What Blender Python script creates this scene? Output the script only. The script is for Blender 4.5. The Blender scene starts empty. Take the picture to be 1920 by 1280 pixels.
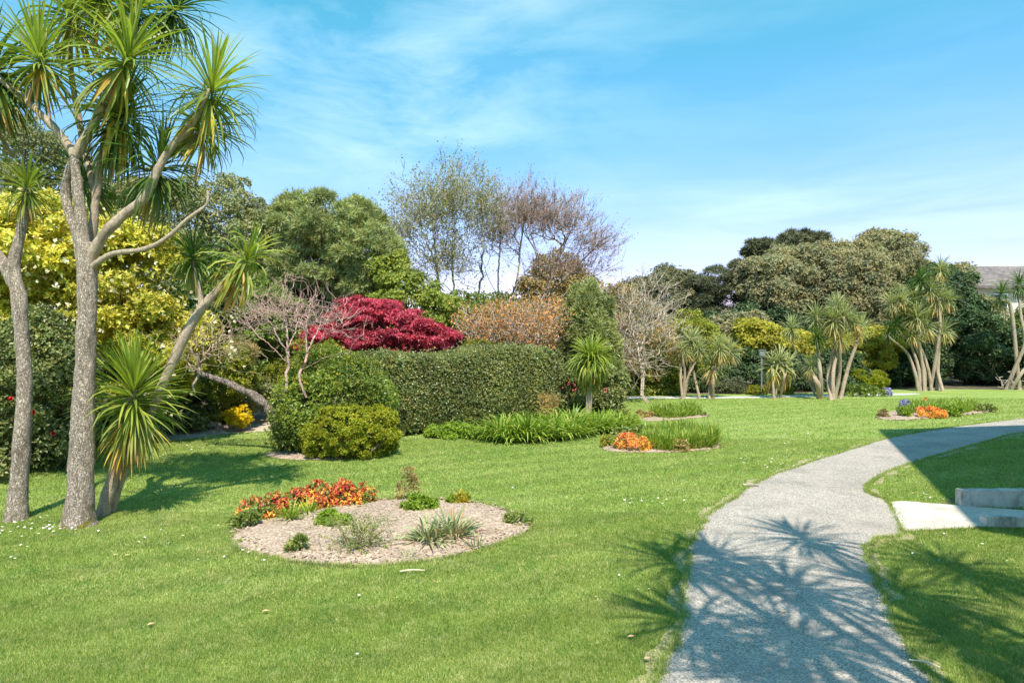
import bpy, math, random
import numpy as np
from mathutils import Vector, noise as mnoise

PI = math.pi
rng = np.random.default_rng(7)
random.seed(7)
CAMH = 2.0; F = 1280.0
scene = bpy.context.scene
COL = scene.collection

def W(px, py, d):
    return np.array([(px-960)/F*d, d, CAMH-(py-640)/F*d])
def G(px, py):
    d = CAMH*F/(py-640.0)
    return np.array([(px-960)/F*d, d, 0.0])
def nrm(a):
    return a/np.maximum(np.linalg.norm(a, axis=-1, keepdims=True), 1e-9)

# ------------------------------------------------------------------ mesh helpers
def make_mesh(name, verts, faces, rnd=None, mats=(), smooth=False, matidx=None):
    me = bpy.data.meshes.new(name)
    verts = np.ascontiguousarray(verts, dtype=np.float32); faces = np.ascontiguousarray(faces, dtype=np.int32)
    F_, k = faces.shape
    me.vertices.add(len(verts)); me.vertices.foreach_set('co', verts.ravel())
    me.loops.add(F_*k); me.loops.foreach_set('vertex_index', faces.ravel())
    me.polygons.add(F_); me.polygons.foreach_set('loop_start', np.arange(0, F_*k, k, dtype=np.int32))
    me.polygons.foreach_set('use_smooth', np.full(F_, bool(smooth)))
    if matidx is not None: me.polygons.foreach_set('material_index', np.asarray(matidx, dtype=np.int32))
    me.update(calc_edges=True)
    if rnd is not None:
        a = me.attributes.new('rnd', 'FLOAT', 'FACE'); a.data.foreach_set('value', np.asarray(rnd, dtype=np.float32))
    for m in mats: me.materials.append(m)
    return me

def cat(geos):
    """join several (verts, faces, rnd)"""
    vs, fs, rs, off = [], [], [], 0
    for g in geos:
        v, f, r = g
        vs.append(v); fs.append(f+off); rs.append(r); off += len(v)
    return np.concatenate(vs), np.concatenate(fs), np.concatenate(rs)

def link(name, me, parent=None, loc=None):
    o = bpy.data.objects.new(name, me); COL.objects.link(o)
    if loc is not None: o.location = loc
    if parent is not None: o.parent = parent
    return o
def tag(o, label=None, cat_=None, group=None, kind=None):
    if label: o['label'] = label
    if cat_: o['category'] = cat_
    if group: o['group'] = group
    if kind: o['kind'] = kind
    return o
def thing(name, label, cat_, loc, group=None):
    o = bpy.data.objects.new(name, None); COL.objects.link(o); o.location = loc; o.empty_display_size = .2
    return tag(o, label, cat_, group)
def part(name, geo, mat, parent, base, smooth=False, label=None, kind=None):
    v, f, r = geo
    o = link(name, make_mesh(name, v-np.asarray(base), f, r, [mat], smooth), parent)
    if label: o['label'] = label
    if kind: o['kind'] = kind
    return o
def solo(name, geo, mat, label, cat_, base, group=None, kind=None, smooth=False):
    v, f, r = geo
    o = link(name, make_mesh(name, v-np.asarray(base), f, r, [mat], smooth), None, base)
    return tag(o, label, cat_, group, kind)

# ------------------------------------------------------------------ geometry generators
def frames(n):
    """tangent pair for normals n (N,3)"""
    h = np.where(np.abs(n[:, 2:3]) < 0.9, np.array([[0, 0, 1.]]), np.array([[1., 0, 0]]))
    t = nrm(np.cross(n, h)); b = np.cross(n, t)
    return t, b

def leaves(c, axis, normal, L, Wd, rnd):
    """rhombic leaves starting at c, pointing along axis"""
    side = nrm(np.cross(axis, normal)); L = np.asarray(L).reshape(-1, 1); Wd = np.asarray(Wd).reshape(-1, 1)
    p0 = c; p2 = c+axis*L; m = c+axis*L*0.45
    nn = nrm(np.cross(side, axis))
    v = np.stack([p0, m+side*Wd/2+nn*Wd*.12, p2, m-side*Wd/2+nn*Wd*.12], 1).reshape(-1, 3)
    f = np.arange(len(c)*4).reshape(-1, 4)
    return v, f, rnd

def whorls(c, n, m, L, Wd, spread=1.0, rnd=None, lv=.35):
    """m leaves radiating from each centre, around the normal"""
    N = len(c)
    t, b = frames(n)
    ph = rng.uniform(0, 2*PI, (N, 1))+np.arange(m)[None]*2*PI/m+rng.normal(0, .35, (N, m))
    th = np.clip(rng.normal(spread, .3, (N, m)), .1, 1.7)
    ax = (n[:, None]*np.cos(th)[..., None]+(t[:, None]*np.cos(ph)[..., None]+b[:, None]*np.sin(ph)[..., None])*np.sin(th)[..., None])
    ax = ax.reshape(-1, 3); cc = np.repeat(c, m, 0)
    nn = nrm(np.repeat(n, m, 0)+rng.normal(0, .35, (N*m, 3)))
    LL = L*rng.uniform(.65, 1.2, N*m); WW = Wd*rng.uniform(.7, 1.2, N*m)
    r = np.clip(np.repeat(rnd, m)*(1-lv)+rng.uniform(0, 1, N*m)*lv, 0, 1)
    return leaves(cc, nrm(ax), nn, LL, WW, r)

def crown_points(ells, n, lobes, lr, shell=.35, flat=.8, inner=.15, zmin=.03, hz=0.0, noise_amp=.45):
    """points with outward normals on a lumpy crown made from ellipsoids (cx,cy,cz,rx,ry,rz)"""
    E = np.array(ells, float)
    area = (E[:, 3]*E[:, 4]+E[:, 3]*E[:, 5]+E[:, 4]*E[:, 5]); w = area/area.sum()
    k = lobes*4
    idx = rng.choice(len(E), k, p=w); d = nrm(rng.normal(0, 1, (k, 3)))
    LC = E[idx, :3]+d*E[idx, 3:]*rng.uniform(.72, 1.0, (k, 1))
    ok = LC[:, 2] > zmin
    for j in range(len(E)):
        q = ((LC-E[j, :3])/E[j, 3:]); inside = (q**2).sum(1) < .5
        ok &= ~(inside & (idx != j))
    LC, ND, idx = LC[ok][:lobes], d[ok][:lobes], idx[ok][:lobes]
    if len(LC) < 3: LC = E[[0]*3, :3]+nrm(rng.normal(0, 1, (3, 3)))*E[0, 3:]*.3; ND = nrm(np.array([[0, 0, 1.]]*3)); idx = np.zeros(3, int)
    K = len(LC); nd = nrm(ND/E[idx, 3:])
    LR = lr*rng.uniform(.6, 1.35, K); lrnd = rng.uniform(0, 1, K)
    li = rng.choice(K, n, p=(LR**2)/(LR**2).sum())
    u = nrm(rng.normal(0, 1, (n, 3))+nd[li]*.8)
    rad = LR[li][:, None]*(1-shell*rng.uniform(0, 1, (n, 1))**1.5)*(1+rng.normal(0, noise_amp*.4, (n, 1)))
    P = LC[li]+u*rad*np.array([1, 1, flat])
    R = lrnd[li]*.45+rng.uniform(0, 1, n)*.55
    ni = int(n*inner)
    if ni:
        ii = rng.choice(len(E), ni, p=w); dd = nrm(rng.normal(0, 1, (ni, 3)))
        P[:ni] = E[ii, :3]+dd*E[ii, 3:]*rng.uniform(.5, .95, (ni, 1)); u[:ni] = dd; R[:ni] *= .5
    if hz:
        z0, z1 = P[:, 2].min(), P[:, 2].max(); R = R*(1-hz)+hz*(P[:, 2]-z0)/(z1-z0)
    g = P[:, 2] > zmin
    return P[g], nrm(u[g]+np.array([0, 0, .35])), R[g], LC

def tubes(P, Q, rp, rq, k=4):
    """many frustums P->Q"""
    a = nrm(Q-P); t, b = frames(a)
    ang = np.arange(k)*2*PI/k
    ring = t[:, None]*np.cos(ang)[None, :, None]+b[:, None]*np.sin(ang)[None, :, None]
    v = np.concatenate([P[:, None]+ring*rp[:, None, None], Q[:, None]+ring*rq[:, None, None]], 1).reshape(-1, 3)
    N = len(P); o = (np.arange(N)*2*k)[:, None]; j = np.arange(k)[None]; j2 = (np.arange(k)+1)[None] % k
    f = np.stack([o+j, o+j2, o+k+j2, o+k+j], 2).reshape(-1, 4)
    return v, f, np.repeat(rng.uniform(0, 1, N), k)

def skeleton(root, pts, wlen=.35, rtip=.004, power=2.3, rmax=None, kink=.1, trunk=None, limbs=()):
    """branching limbs that reach all pts: each point joins the nearest node, counting the path back to the root"""
    nodes = [np.asarray(root, float)]; par = [-1]; pl = [0.]
    if trunk is not None:
        for t in trunk:
            nodes.append(np.asarray(t, float)); par.append(len(nodes)-2); pl.append(pl[-1]+np.linalg.norm(nodes[-1]-nodes[-2]))
    start = nodes[-1]
    for lb in limbs:
        q = np.array(nodes); j = int(np.argmin(np.linalg.norm(q-np.asarray(lb[0]), axis=1)))
        C = spline(np.vstack([q[j:j+1], np.asarray(lb)]) if np.linalg.norm(q[j]-lb[0]) > .02 else np.asarray(lb), 5*len(lb))
        for p in C[1:]:
            nodes.append(p); par.append(j); pl.append(pl[j]+np.linalg.norm(p-nodes[j])); j = len(nodes)-1
    order = np.argsort(np.linalg.norm(pts-start, axis=1))
    n0 = len(nodes); T = n0+len(pts)
    A = np.zeros((T, 3)); A[:n0] = nodes; PL = np.zeros(T); PL[:n0] = pl
    if n0 > 2 and not len(limbs): PL[:n0-2] += 5.0
    if len(limbs): PL[:len(trunk or [])] += 5.0; PL *= .6
    par = par+[0]*len(pts); n = n0
    for i in order:
        p = pts[i]; dd = np.linalg.norm(A[:n]-p, axis=1)
        c = dd+wlen*PL[:n]; j = int(np.argmin(c))
        A[n] = p; par[n] = j; PL[n] = PL[j]+dd[j]
        n += 1
    par = np.array(par); cnt = np.zeros(T)
    haschild = np.zeros(T, bool); haschild[par[1:]] = True
    cnt[~haschild] = 1
    for i in range(T-1, 0, -1): cnt[par[i]] += cnt[i]
    r = rtip*np.maximum(cnt, 1)**(1/power)
    if rmax: r = np.minimum(r, rmax)
    return A, par, r, ~haschild

def skel_geo(A, par, r, k=4, kink=.1):
    i = np.arange(1, len(A)); P = A[par[i]]; Q = A[i]; L = np.linalg.norm(Q-P, axis=1)
    M = (P+Q)/2+rng.normal(0, 1, P.shape)*(L*kink)[:, None]
    rp = np.minimum(r[par[i]], r[i]*1.6); rm = (rp+r[i])/2
    return cat([tubes(P, M, rp, rm, k), tubes(M, Q, rm, r[i], k)])

def spline(pts, n):
    P = np.asarray(pts, float); P = np.vstack([2*P[0]-P[1], P, 2*P[-1]-P[-2]])
    out = []
    m = len(P)-3
    for s in np.linspace(0, m-1e-6, n):
        i = int(s); t = s-i; p0, p1, p2, p3 = P[i:i+4]
        out.append(.5*((2*p1)+(-p0+p2)*t+(2*p0-5*p1+4*p2-p3)*t*t+(-p0+3*p1-3*p2+p3)*t**3))
    return np.array(out)

def limb(pts, radii, sides=14, n=None, rough=.05, seed=0, cap=True, ring=.03):
    """smooth tapered limb through 3D points with uneven bark"""
    n = n or max(8, 8*len(pts))
    C = spline(pts, n); R = np.interp(np.linspace(0, len(radii)-1, n), np.arange(len(radii)), radii)
    T = nrm(np.gradient(C, axis=0)); u = nrm(np.cross(T[0], [0.3, 1, 0.1])); V = []
    ang = np.arange(sides)*2*PI/sides
    for i in range(n):
        u = nrm(u-T[i]*np.dot(u, T[i])); b = np.cross(T[i], u)
        for a in ang:
            d = u*math.cos(a)+b*math.sin(a); p = C[i]+d*R[i]
            q = Vector((p[0]*7+seed, p[1]*7, p[2]*5))
            k = 1+rough*2.2*mnoise.noise(q)+rough*1.2*mnoise.noise(q*3.1)+ring*math.sin(i*2.4+seed)*.5
            V.append(C[i]+d*R[i]*k)
    f = []
    for i in range(n-1):
        for j in range(sides):
            f.append((i*sides+j, i*sides+(j+1) % sides, (i+1)*sides+(j+1) % sides, (i+1)*sides+j))
    V = np.array(V)
    if cap:
        V = np.vstack([V, C[-1]+T[-1]*R[-1]*.4]); e = len(V)-1
        for j in range(0, sides, 1): f.append(((n-1)*sides+j, (n-1)*sides+(j+1) % sides, e, e))
        f = [tuple(x) for x in f]
    f = np.array(f)
    # caps written as quads with a doubled last corner are turned into thin quads
    if cap:
        V = np.vstack([V, C[-1]+T[-1]*R[-1]*.4+1e-4]); g = f[:, 2] == f[:, 3]; f[g, 3] = len(V)-1
    return V, f, rng.uniform(0, 1, len(f))

def strap_leaves(base, azim, elev, L, Wd, droop, rnd, seg=5, fold=True, twist=.2):
    """curved strap leaves; arrays of N"""
    N = len(L); s = np.linspace(0, 1, seg+1)
    prof = np.interp(s, [0, .12, .35, .65, .88, 1], [.55, .8, 1, .85, .42, .02])
    pos = base.copy(); rows = []
    e = elev.copy(); h = np.stack([np.cos(azim), np.sin(azim), np.zeros(N)], 1)
    side = np.stack([-np.sin(azim), np.cos(azim), np.zeros(N)], 1)
    tw = rng.normal(0, twist, N)
    for i in range(seg+1):
        ax = h*np.cos(e)[:, None]+np.array([0, 0, 1.])*np.sin(e)[:, None]
        up = nrm(np.cross(side, ax))*-1
        sd = side*np.cos(tw)[:, None]+up*np.sin(tw)[:, None]; upp = nrm(np.cross(ax, sd))
        w = (Wd*prof[i]/2)[:, None]
        if fold: rows.append(np.stack([pos-sd*w+upp*w*.5, pos, pos+sd*w+upp*w*.5], 1))
        else: rows.append(np.stack([pos-sd*w, pos+sd*w], 1))
        pos = pos+ax*(L/seg)[:, None]
        e = np.maximum(e-droop/seg*(.4+1.5*s[i]), -1.52)
    V = np.stack(rows, 1)                       # N, seg+1, c, 3
    c = V.shape[2]; V = V.reshape(N, -1, 3); per = (seg+1)*c
    fl = []
    for i in range(seg):
        for j in range(c-1): fl.append((i*c+j, i*c+j+1, (i+1)*c+j+1, (i+1)*c+j))
    fl = np.array(fl)
    f = (fl[None]+(np.arange(N)*per)[:, None, None]).reshape(-1, 4)
    return V.reshape(-1, 3), f, np.repeat(rnd, len(fl))

def rosette(n=120, L=.65, Wd=.04, seg=5, fold=True, skirt=.25, low=-1.1, stem=.25, dead=.1, up=1.45, droopk=1.0):
    t = (np.arange(n)+rng.uniform(0, 1, n))/n
    az = np.arange(n)*2.39996+rng.normal(0, .2, n)
    el = up+(low-up)*t**.85+rng.normal(0, .12, n)
    droop = (.25+1.1*np.sin(np.clip(t, 0, 1)*PI)**1.0*.8+.3*t)*rng.uniform(.6, 1.4, n)*droopk
    bent = rng.uniform(0, 1, n) < .14; droop = np.where(bent, droop*rng.uniform(1.8, 3.2, n), droop)
    LL = L*(.72+.38*np.sin(np.clip(t*1.3+.25, 0, 1)*PI*.8))*rng.uniform(.85, 1.12, n)
    base = np.stack([np.cos(az)*.012, np.sin(az)*.012, -stem*t], 1)
    r = np.clip(.15+.45*t+rng.normal(0, .12, n), 0, .72)
    old = (t > 1-skirt) & (rng.uniform(0, 1, n) < .75); r[old] = rng.uniform(.7, .86, old.sum())
    dd = (t > 1-dead); r[dd] = rng.uniform(.85, 1, dd.sum()); 
    el = np.clip(el, -1.45, 1.5)
    return strap_leaves(base, az, el, LL, Wd*rng.uniform(.8, 1.15, n), droop, r, seg, fold)

# ------------------------------------------------------------------ materials
def new_mat(name):
    m = bpy.data.materials.new(name); m.use_nodes = True; nt = m.node_tree; nt.nodes.clear()
    return m, nt, nt.nodes, nt.links
def N_(nt, t, **kw):
    n = nt.nodes.new(t)
    for k, v in kw.items():
        if k.startswith('_'): setattr(n, k[1:], v)
    return n
def ramp(nt, stops, fac=None):
    n = nt.nodes.new('ShaderNodeValToRGB'); el = n.color_ramp.elements
    while len(el) > 1: el.remove(el[-1])
    el[0].position = stops[0][0]; el[0].color = (*stops[0][1], 1)
    for p, c in stops[1:]:
        e = el.new(p); e.color = (*c, 1)
    if fac is not None: nt.links.new(fac, n.inputs[0])
    return n
def noise(nt, scale, detail=3, vec=None, rough=.5):
    n = nt.nodes.new('ShaderNodeTexNoise'); n.inputs['Scale'].default_value = scale; n.inputs['Detail'].default_value = detail
    n.inputs['Roughness'].default_value = rough
    if vec is not None: nt.links.new(vec, n.inputs['Vector'])
    return n
def mixc(nt, a, b, fac, mode='MIX'):
    n = nt.nodes.new('ShaderNodeMix'); n.data_type = 'RGBA'; n.blend_type = mode
    for s, v in ((n.inputs[0], fac), (n.inputs[6], a), (n.inputs[7], b)):
        if isinstance(v, bpy.types.NodeSocket): nt.links.new(v, s)
        elif isinstance(v, (int, float)): s.default_value = v
        else: s.default_value = (*v, 1)
    return n.outputs[2]
def maprange(nt, v, a, b, c, d):
    n = nt.nodes.new('ShaderNodeMapRange'); nt.links.new(v, n.inputs[0])
    for i, x in enumerate((a, b, c, d)): n.inputs[i+1].default_value = x
    return n.outputs[0]
def geo_pos(nt):
    return nt.nodes.new('ShaderNodeNewGeometry').outputs['Position']

GAIN = {'strap_leaf': 1.35, 'strap_leaf_deep': 1.15, 'strap_leaf_pale': 1.45, 'camellia_leaf': 2.2, 'grey_green_leaf': 1.75, 'olive_grey_leaf': 1.55, 'dull_dark_leaf': 1.45,
        'pine_needle': 1.9, 'dark_pine_needle': 1.2, 'laurel_leaf': 1.25, 'mid_green_leaf': 1.3, 'hedge_leaf': 1.3, 'loose_shrub_leaf': 1.75, 'round_shrub_leaf': 1.15, 'red_maple_leaf': 1.25,
        'conifer_spray': 1.8, 'gold_conifer_spray': 1.35, 'golden_leaf': 1.15, 'brownish_leaf': 1.4, 'herb_dark_leaf': 1.3, 'grey_strap_leaf': 1.2}
def foliage(name, stops, rough=.45, trans=.3, nscale=1.5, vary=.35, spec=.4):
    g_ = GAIN.get(name, 1.0); stops = [(p, tuple(min(.9, x*g_*w_) for x, w_ in zip(c, (1.08, .96, .95)))) for p, c in stops]
    m, nt, nd, lk = new_mat(name)
    a = nd.new('ShaderNodeAttribute'); a.attribute_name = 'rnd'
    r = ramp(nt, stops, a.outputs['Fac'])
    nz = noise(nt, nscale, 2, geo_pos(nt)); f = maprange(nt, nz.outputs[0], .3, .7, 1-vary, 1+vary*.6)
    n_b = noise(nt, nscale*4.5, 3, geo_pos(nt), .6); hue = mixc(nt, (1.28, 1.04, .75), (.80, .98, 1.05), maprange(nt, n_b.outputs[0], .32, .68, 0, 1)); col = mixc(nt, r.outputs[0], hue, .8, 'MULTIPLY')
    vm = nd.new('ShaderNodeVectorMath'); vm.operation = 'SCALE'; lk.new(col, vm.inputs[0]); lk.new(f, vm.inputs['Scale'])
    col = vm.outputs[0]
    p = nd.new('ShaderNodeBsdfPrincipled'); p.inputs['Roughness'].default_value = rough
    p.inputs['Specular IOR Level'].default_value = spec; lk.new(col, p.inputs['Base Color'])
    t = nd.new('ShaderNodeBsdfTranslucent')
    tc = mixc(nt, col, (1.3, 1.5, .5), .6, 'MULTIPLY'); lk.new(tc, t.inputs['Color'])
    mx = nd.new('ShaderNodeMixShader'); mx.inputs[0].default_value = trans
    lk.new(p.outputs[0], mx.inputs[1]); lk.new(t.outputs[0], mx.inputs[2])
    o = nd.new('ShaderNodeOutputMaterial'); lk.new(mx.outputs[0], o.inputs[0])
    return m

def bark(name, c1, c2, scale=20, bump=.6, spot=None, dist=.01, moss=False):
    m, nt, nd, lk = new_mat(name); pos = geo_pos(nt)
    mp = nd.new('ShaderNodeMapping'); mp.inputs['Scale'].default_value = (1, 1, .42); lk.new(pos, mp.inputs[0])
    n1 = noise(nt, scale, 6, mp.outputs[0], .65); v = nd.new('ShaderNodeTexVoronoi'); v.inputs['Scale'].default_value = scale*2.2
    wv = mixc(nt, mp.outputs[0], n1.outputs[1], .06); lk.new(wv, v.inputs['Vector']); v.feature = 'DISTANCE_TO_EDGE'
    f = maprange(nt, n1.outputs[0], .35, .68, 0, 1); col = mixc(nt, c1, c2, f)
    crack = maprange(nt, v.outputs[0], 0, .12, .55, 1.0)
    vm = nd.new('ShaderNodeVectorMath'); vm.operation = 'SCALE'; lk.new(col, vm.inputs[0]); lk.new(crack, vm.inputs['Scale']); col = vm.outputs[0]
    n2 = noise(nt, 2.3, 3, pos); col = mixc(nt, col, spot or c2, maprange(nt, n2.outputs[0], .5, .75, 0, .5))
    n4 = noise(nt, 7, 6, mp.outputs[0], .7); col = mixc(nt, col, tuple(x*.45 for x in c1), maprange(nt, n4.outputs[0], .54, .68, 0, .75))
    if moss:
        sx = nd.new('ShaderNodeSeparateXYZ'); lk.new(pos, sx.inputs[0]); hz = maprange(nt, sx.outputs[2], .02, .3, 1, 0)
        n3 = noise(nt, 9, 4, pos); ml = nd.new('ShaderNodeMath'); ml.operation = 'MULTIPLY'; lk.new(hz, ml.inputs[0]); lk.new(maprange(nt, n3.outputs[0], .5, .6, 0, 1), ml.inputs[1])
        col = mixc(nt, col, (.22, .19, .02), ml.outputs[0])
    p = nd.new('ShaderNodeBsdfPrincipled'); p.inputs['Roughness'].default_value = .9; lk.new(col, p.inputs['Base Color'])
    add = nd.new('ShaderNodeMath'); lk.new(n1.outputs[0], add.inputs[0]); lk.new(maprange(nt, v.outputs[0], 0, .15, 0, .6), add.inputs[1])
    b = nd.new('ShaderNodeBump'); b.inputs['Strength'].default_value = bump; b.inputs['Distance'].default_value = dist
    lk.new(add.outputs[0], b.inputs['Height']); lk.new(b.outputs[0], p.inputs['Normal'])
    o = nd.new('ShaderNodeOutputMaterial'); lk.new(p.outputs[0], o.inputs[0])
    return m

def lawn_colour(nt):
    """large-scale colour of the turf, shared by the sheet and its blades"""
    pos = geo_pos(nt)
    n1 = noise(nt, .45, 4, pos, .6); n2 = noise(nt, 2.6, 4, pos, .6)
    c = mixc(nt, (.222, .315, .054), (.31, .385, .098), maprange(nt, n1.outputs[0], .35, .65, 0, 1))
    c = mixc(nt, c, (.165, .28, .055), maprange(nt, n2.outputs[0], .5, .72, 0, .7))
    n3 = noise(nt, 1.1, 5, pos, .7)
    c = mixc(nt, c, (.42, .43, .17), maprange(nt, n3.outputs[0], .54, .76, 0, .6))
    n5 = noise(nt, 7.5, 5, pos, .75); c = mixc(nt, c, (.46, .50, .21), maprange(nt, n5.outputs[0], .52, .70, 0, .65)); c = mixc(nt, c, (.115, .215, .040), maprange(nt, n5.outputs[0], .30, .46, .6, 0))
    # mowing bands
    w = nt.nodes.new('ShaderNodeTexWave'); w.wave_type = 'BANDS'; w.bands_direction = 'X'; w.inputs['Scale'].default_value = .45
    w.inputs['Distortion'].default_value = 1.2; w.inputs['Detail'].default_value = 2
    mp = nt.nodes.new('ShaderNodeMapping'); mp.inputs['Rotation'].default_value = (0, 0, math.radians(62)); nt.links.new(pos, mp.inputs[0]); nt.links.new(mp.outputs[0], w.inputs['Vector'])
    s = maprange(nt, w.outputs['Fac'], 0, 1, .93, 1.06)
    vm = nt.nodes.new('ShaderNodeVectorMath'); vm.operation = 'SCALE'; nt.links.new(c, vm.inputs[0]); nt.links.new(s, vm.inputs['Scale'])
    return vm.outputs[0]

def mat_lawn():
    m, nt, nd, lk = new_mat('turf'); pos = geo_pos(nt)
    c = lawn_colour(nt)
    mp = nd.new('ShaderNodeMapping'); mp.inputs['Scale'].default_value = (1, .55, 1); lk.new(pos, mp.inputs[0])
    n = noise(nt, 38, 6, mp.outputs[0], .75); f = maprange(nt, n.outputs[0], .3, .72, .62, 1.3)
    vm = nd.new('ShaderNodeVectorMath'); vm.operation = 'SCALE'; lk.new(c, vm.inputs[0]); lk.new(f, vm.inputs['Scale'])
    p = nd.new('ShaderNodeBsdfPrincipled'); p.inputs['Roughness'].default_value = .8; p.inputs['Specular IOR Level'].default_value = .2
    lk.new(vm.outputs[0], p.inputs['Base Color'])
    b = nd.new('ShaderNodeBump'); b.inputs['Strength'].default_value = .9; b.inputs['Distance'].default_value = .03; lk.new(n.outputs[0], b.inputs['Height']); lk.new(b.outputs[0], p.inputs['Normal'])
    o = nd.new('ShaderNodeOutputMaterial'); lk.new(p.outputs[0], o.inputs[0]); return m

def mat_blade():
    m, nt, nd, lk = new_mat('grass_blade'); c = lawn_colour(nt)
    a = nd.new('ShaderNodeAttribute'); a.attribute_name = 'rnd'
    r = ramp(nt, [(0, (.58, .70, .55)), (.5, (1, 1, 1)), (.85, (1.45, 1.25, 1.5)), (1, (2.3, 1.6, 2.8))], a.outputs['Fac'])
    c = mixc(nt, c, r.outputs[0], 1.0, 'MULTIPLY')
    p = nd.new('ShaderNodeBsdfPrincipled'); p.inputs['Roughness'].default_value = .5; p.inputs['Specular IOR Level'].default_value = .3; lk.new(c, p.inputs['Base Color'])
    t = nd.new('ShaderNodeBsdfTranslucent'); lk.new(mixc(nt, c, (1.3, 1.4, .5), .7, 'MULTIPLY'), t.inputs['Color'])
    mx = nd.new('ShaderNodeMixShader'); mx.inputs[0].default_value = .4; lk.new(p.outputs[0], mx.inputs[1]); lk.new(t.outputs[0], mx.inputs[2])
    o = nd.new('ShaderNodeOutputMaterial'); lk.new(mx.outputs[0], o.inputs[0]); return m

def mat_ground(name, stops, scale=60, bump=.6, dist=.01, big=None, vor=True, rough=.9):
    m, nt, nd, lk = new_mat(name); pos = geo_pos(nt)
    v = nd.new('ShaderNodeTexVoronoi'); v.inputs['Scale'].default_value = scale; lk.new(pos, v.inputs['Vector'])
    n = noise(nt, scale*.5, 6, pos, .7)
    sep = nd.new('ShaderNodeSeparateColor'); lk.new(v.outputs['Color'], sep.inputs[0])
    mx = nd.new('ShaderNodeMix'); mx.inputs[0].default_value = .5 if vor else 1.0; lk.new(sep.outputs[0], mx.inputs[2]); lk.new(n.outputs[0], mx.inputs[3])
    r = ramp(nt, stops, mx.outputs[0]); col = r.outputs[0]
    nb = noise(nt, .9, 4, pos, .6); f = maprange(nt, nb.outputs[0], .3, .7, .86, 1.12)
    vm = nd.new('ShaderNodeVectorMath'); vm.operation = 'SCALE'; lk.new(col, vm.inputs[0]); lk.new(f, vm.inputs['Scale']); col = vm.outputs[0]
    if big:
        n2 = noise(nt, 1.7, 5, pos, .65); col = mixc(nt, col, big, maprange(nt, n2.outputs[0], .5, .7, 0, .6))
    p = nd.new('ShaderNodeBsdfPrincipled'); p.inputs['Roughness'].default_value = rough; lk.new(col, p.inputs['Base Color'])
    p.inputs['Specular IOR Level'].default_value = .25
    b = nd.new('ShaderNodeBump'); b.inputs['Strength'].default_value = bump; b.inputs['Distance'].default_value = dist
    lk.new(mx.outputs[0], b.inputs['Height']); lk.new(b.outputs[0], p.inputs['Normal'])
    o = nd.new('ShaderNodeOutputMaterial'); lk.new(p.outputs[0], o.inputs[0]); return m

def grime(mat, dark, sc=3.0, amt=.7, lo=.48, hi=.66):
    nt = mat.node_tree; p = next(n for n in nt.nodes if n.type == 'BSDF_PRINCIPLED'); src = p.inputs['Base Color'].links[0].from_socket
    pos = geo_pos(nt); mp = nt.nodes.new('ShaderNodeMapping'); mp.inputs['Scale'].default_value = (1, 1, .5); nt.links.new(pos, mp.inputs[0])
    n = noise(nt, sc, 8, mp.outputs[0], .72); nt.links.new(mixc(nt, src, dark, maprange(nt, n.outputs[0], lo, hi, 0, amt)), p.inputs['Base Color'])
def plain(name, col, rough=.6, metal=0, nscale=8, vary=.15):
    m, nt, nd, lk = new_mat(name); n = noise(nt, nscale, 4, geo_pos(nt), .6)
    c = mixc(nt, tuple(x*(1-vary) for x in col), tuple(min(1, x*(1+vary)) for x in col), n.outputs[0])
    p = nd.new('ShaderNodeBsdfPrincipled'); p.inputs['Roughness'].default_value = rough; p.inputs['Metallic'].default_value = metal
    lk.new(c, p.inputs['Base Color']); o = nd.new('ShaderNodeOutputMaterial'); lk.new(p.outputs[0], o.inputs[0]); return m

M = {}
M['turf'] = mat_lawn(); M['blade'] = mat_blade()
M['path'] = mat_ground('tarmac', [(.22, (.13, .12, .105)), (.42, (.32, .285, .245)), (.58, (.43, .38, .325)), (.8, (.68, .60, .52))], 110, .7, .007, big=(.40, .34, .29))
M['soil'] = mat_ground('dry_soil', [(.2, (.15, .10, .07)), (.42, (.38, .28, .205)), (.7, (.53, .41, .315))], 55, 1.0, .016, big=(.43, .325, .245))
M['gravel'] = mat_ground('beige_gravel', [(.2, (.26, .2, .14)), (.5, (.50, .41, .31)), (.8, (.6, .52, .42))], 30, .5, .01)
M['verge'] = mat_ground('dry_verge', [(.2, (.16, .15, .07)), (.45, (.34, .30, .16)), (.8, (.50, .43, .28))], 60, .8, .01)
M['earth'] = mat_ground('dark_earth', [(.2, (.05, .045, .025)), (.5, (.12, .10, .06)), (.8, (.2, .16, .1))], 8, .8, .05)  # dark brown soil for the back ground, cut bed edge and soil patch
M['concrete'] = mat_ground('weathered_concrete', [(.2, (.36, .35, .32)), (.5, (.56, .54, .49)), (.8, (.66, .63, .58))], 26, .25, .004, big=(.42, .42, .38), vor=False)
M['slab'] = mat_ground('pale_slab', [(.2, (.50, .45, .39)), (.5, (.61, .55, .48)), (.8, (.68, .62, .54))], 30, .15, .003, big=(.50, .40, .34), vor=False)
M['stone'] = mat_ground('wall_stone', [(.2, (.2, .17, .13)), (.5, (.38, .34, .28)), (.8, (.52, .47, .4))], 9, .6, .02)
M['trunk'] = bark('cordyline_bark', (.34, .26, .20), (.66, .55, .45), 30, 1.0, spot=(.62, .50, .40), dist=.018, moss=True)
M['branch'] = bark('branch_bark', (.33, .25, .18), (.54, .43, .33), 30, .6, spot=(.42, .34, .22), dist=.007)
M['oldwood'] = bark('weathered_wood', (.15, .105, .08), (.40, .33, .28), 14, 1.0, spot=(.32, .24, .19), dist=.02)
M['limb'] = bark('dark_limb', (.07, .055, .04), (.17, .14, .10), 8, .5)
M['pinebark'] = bark('pine_bark', (.13, .075, .05), (.30, .19, .13), 8, .8)
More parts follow.
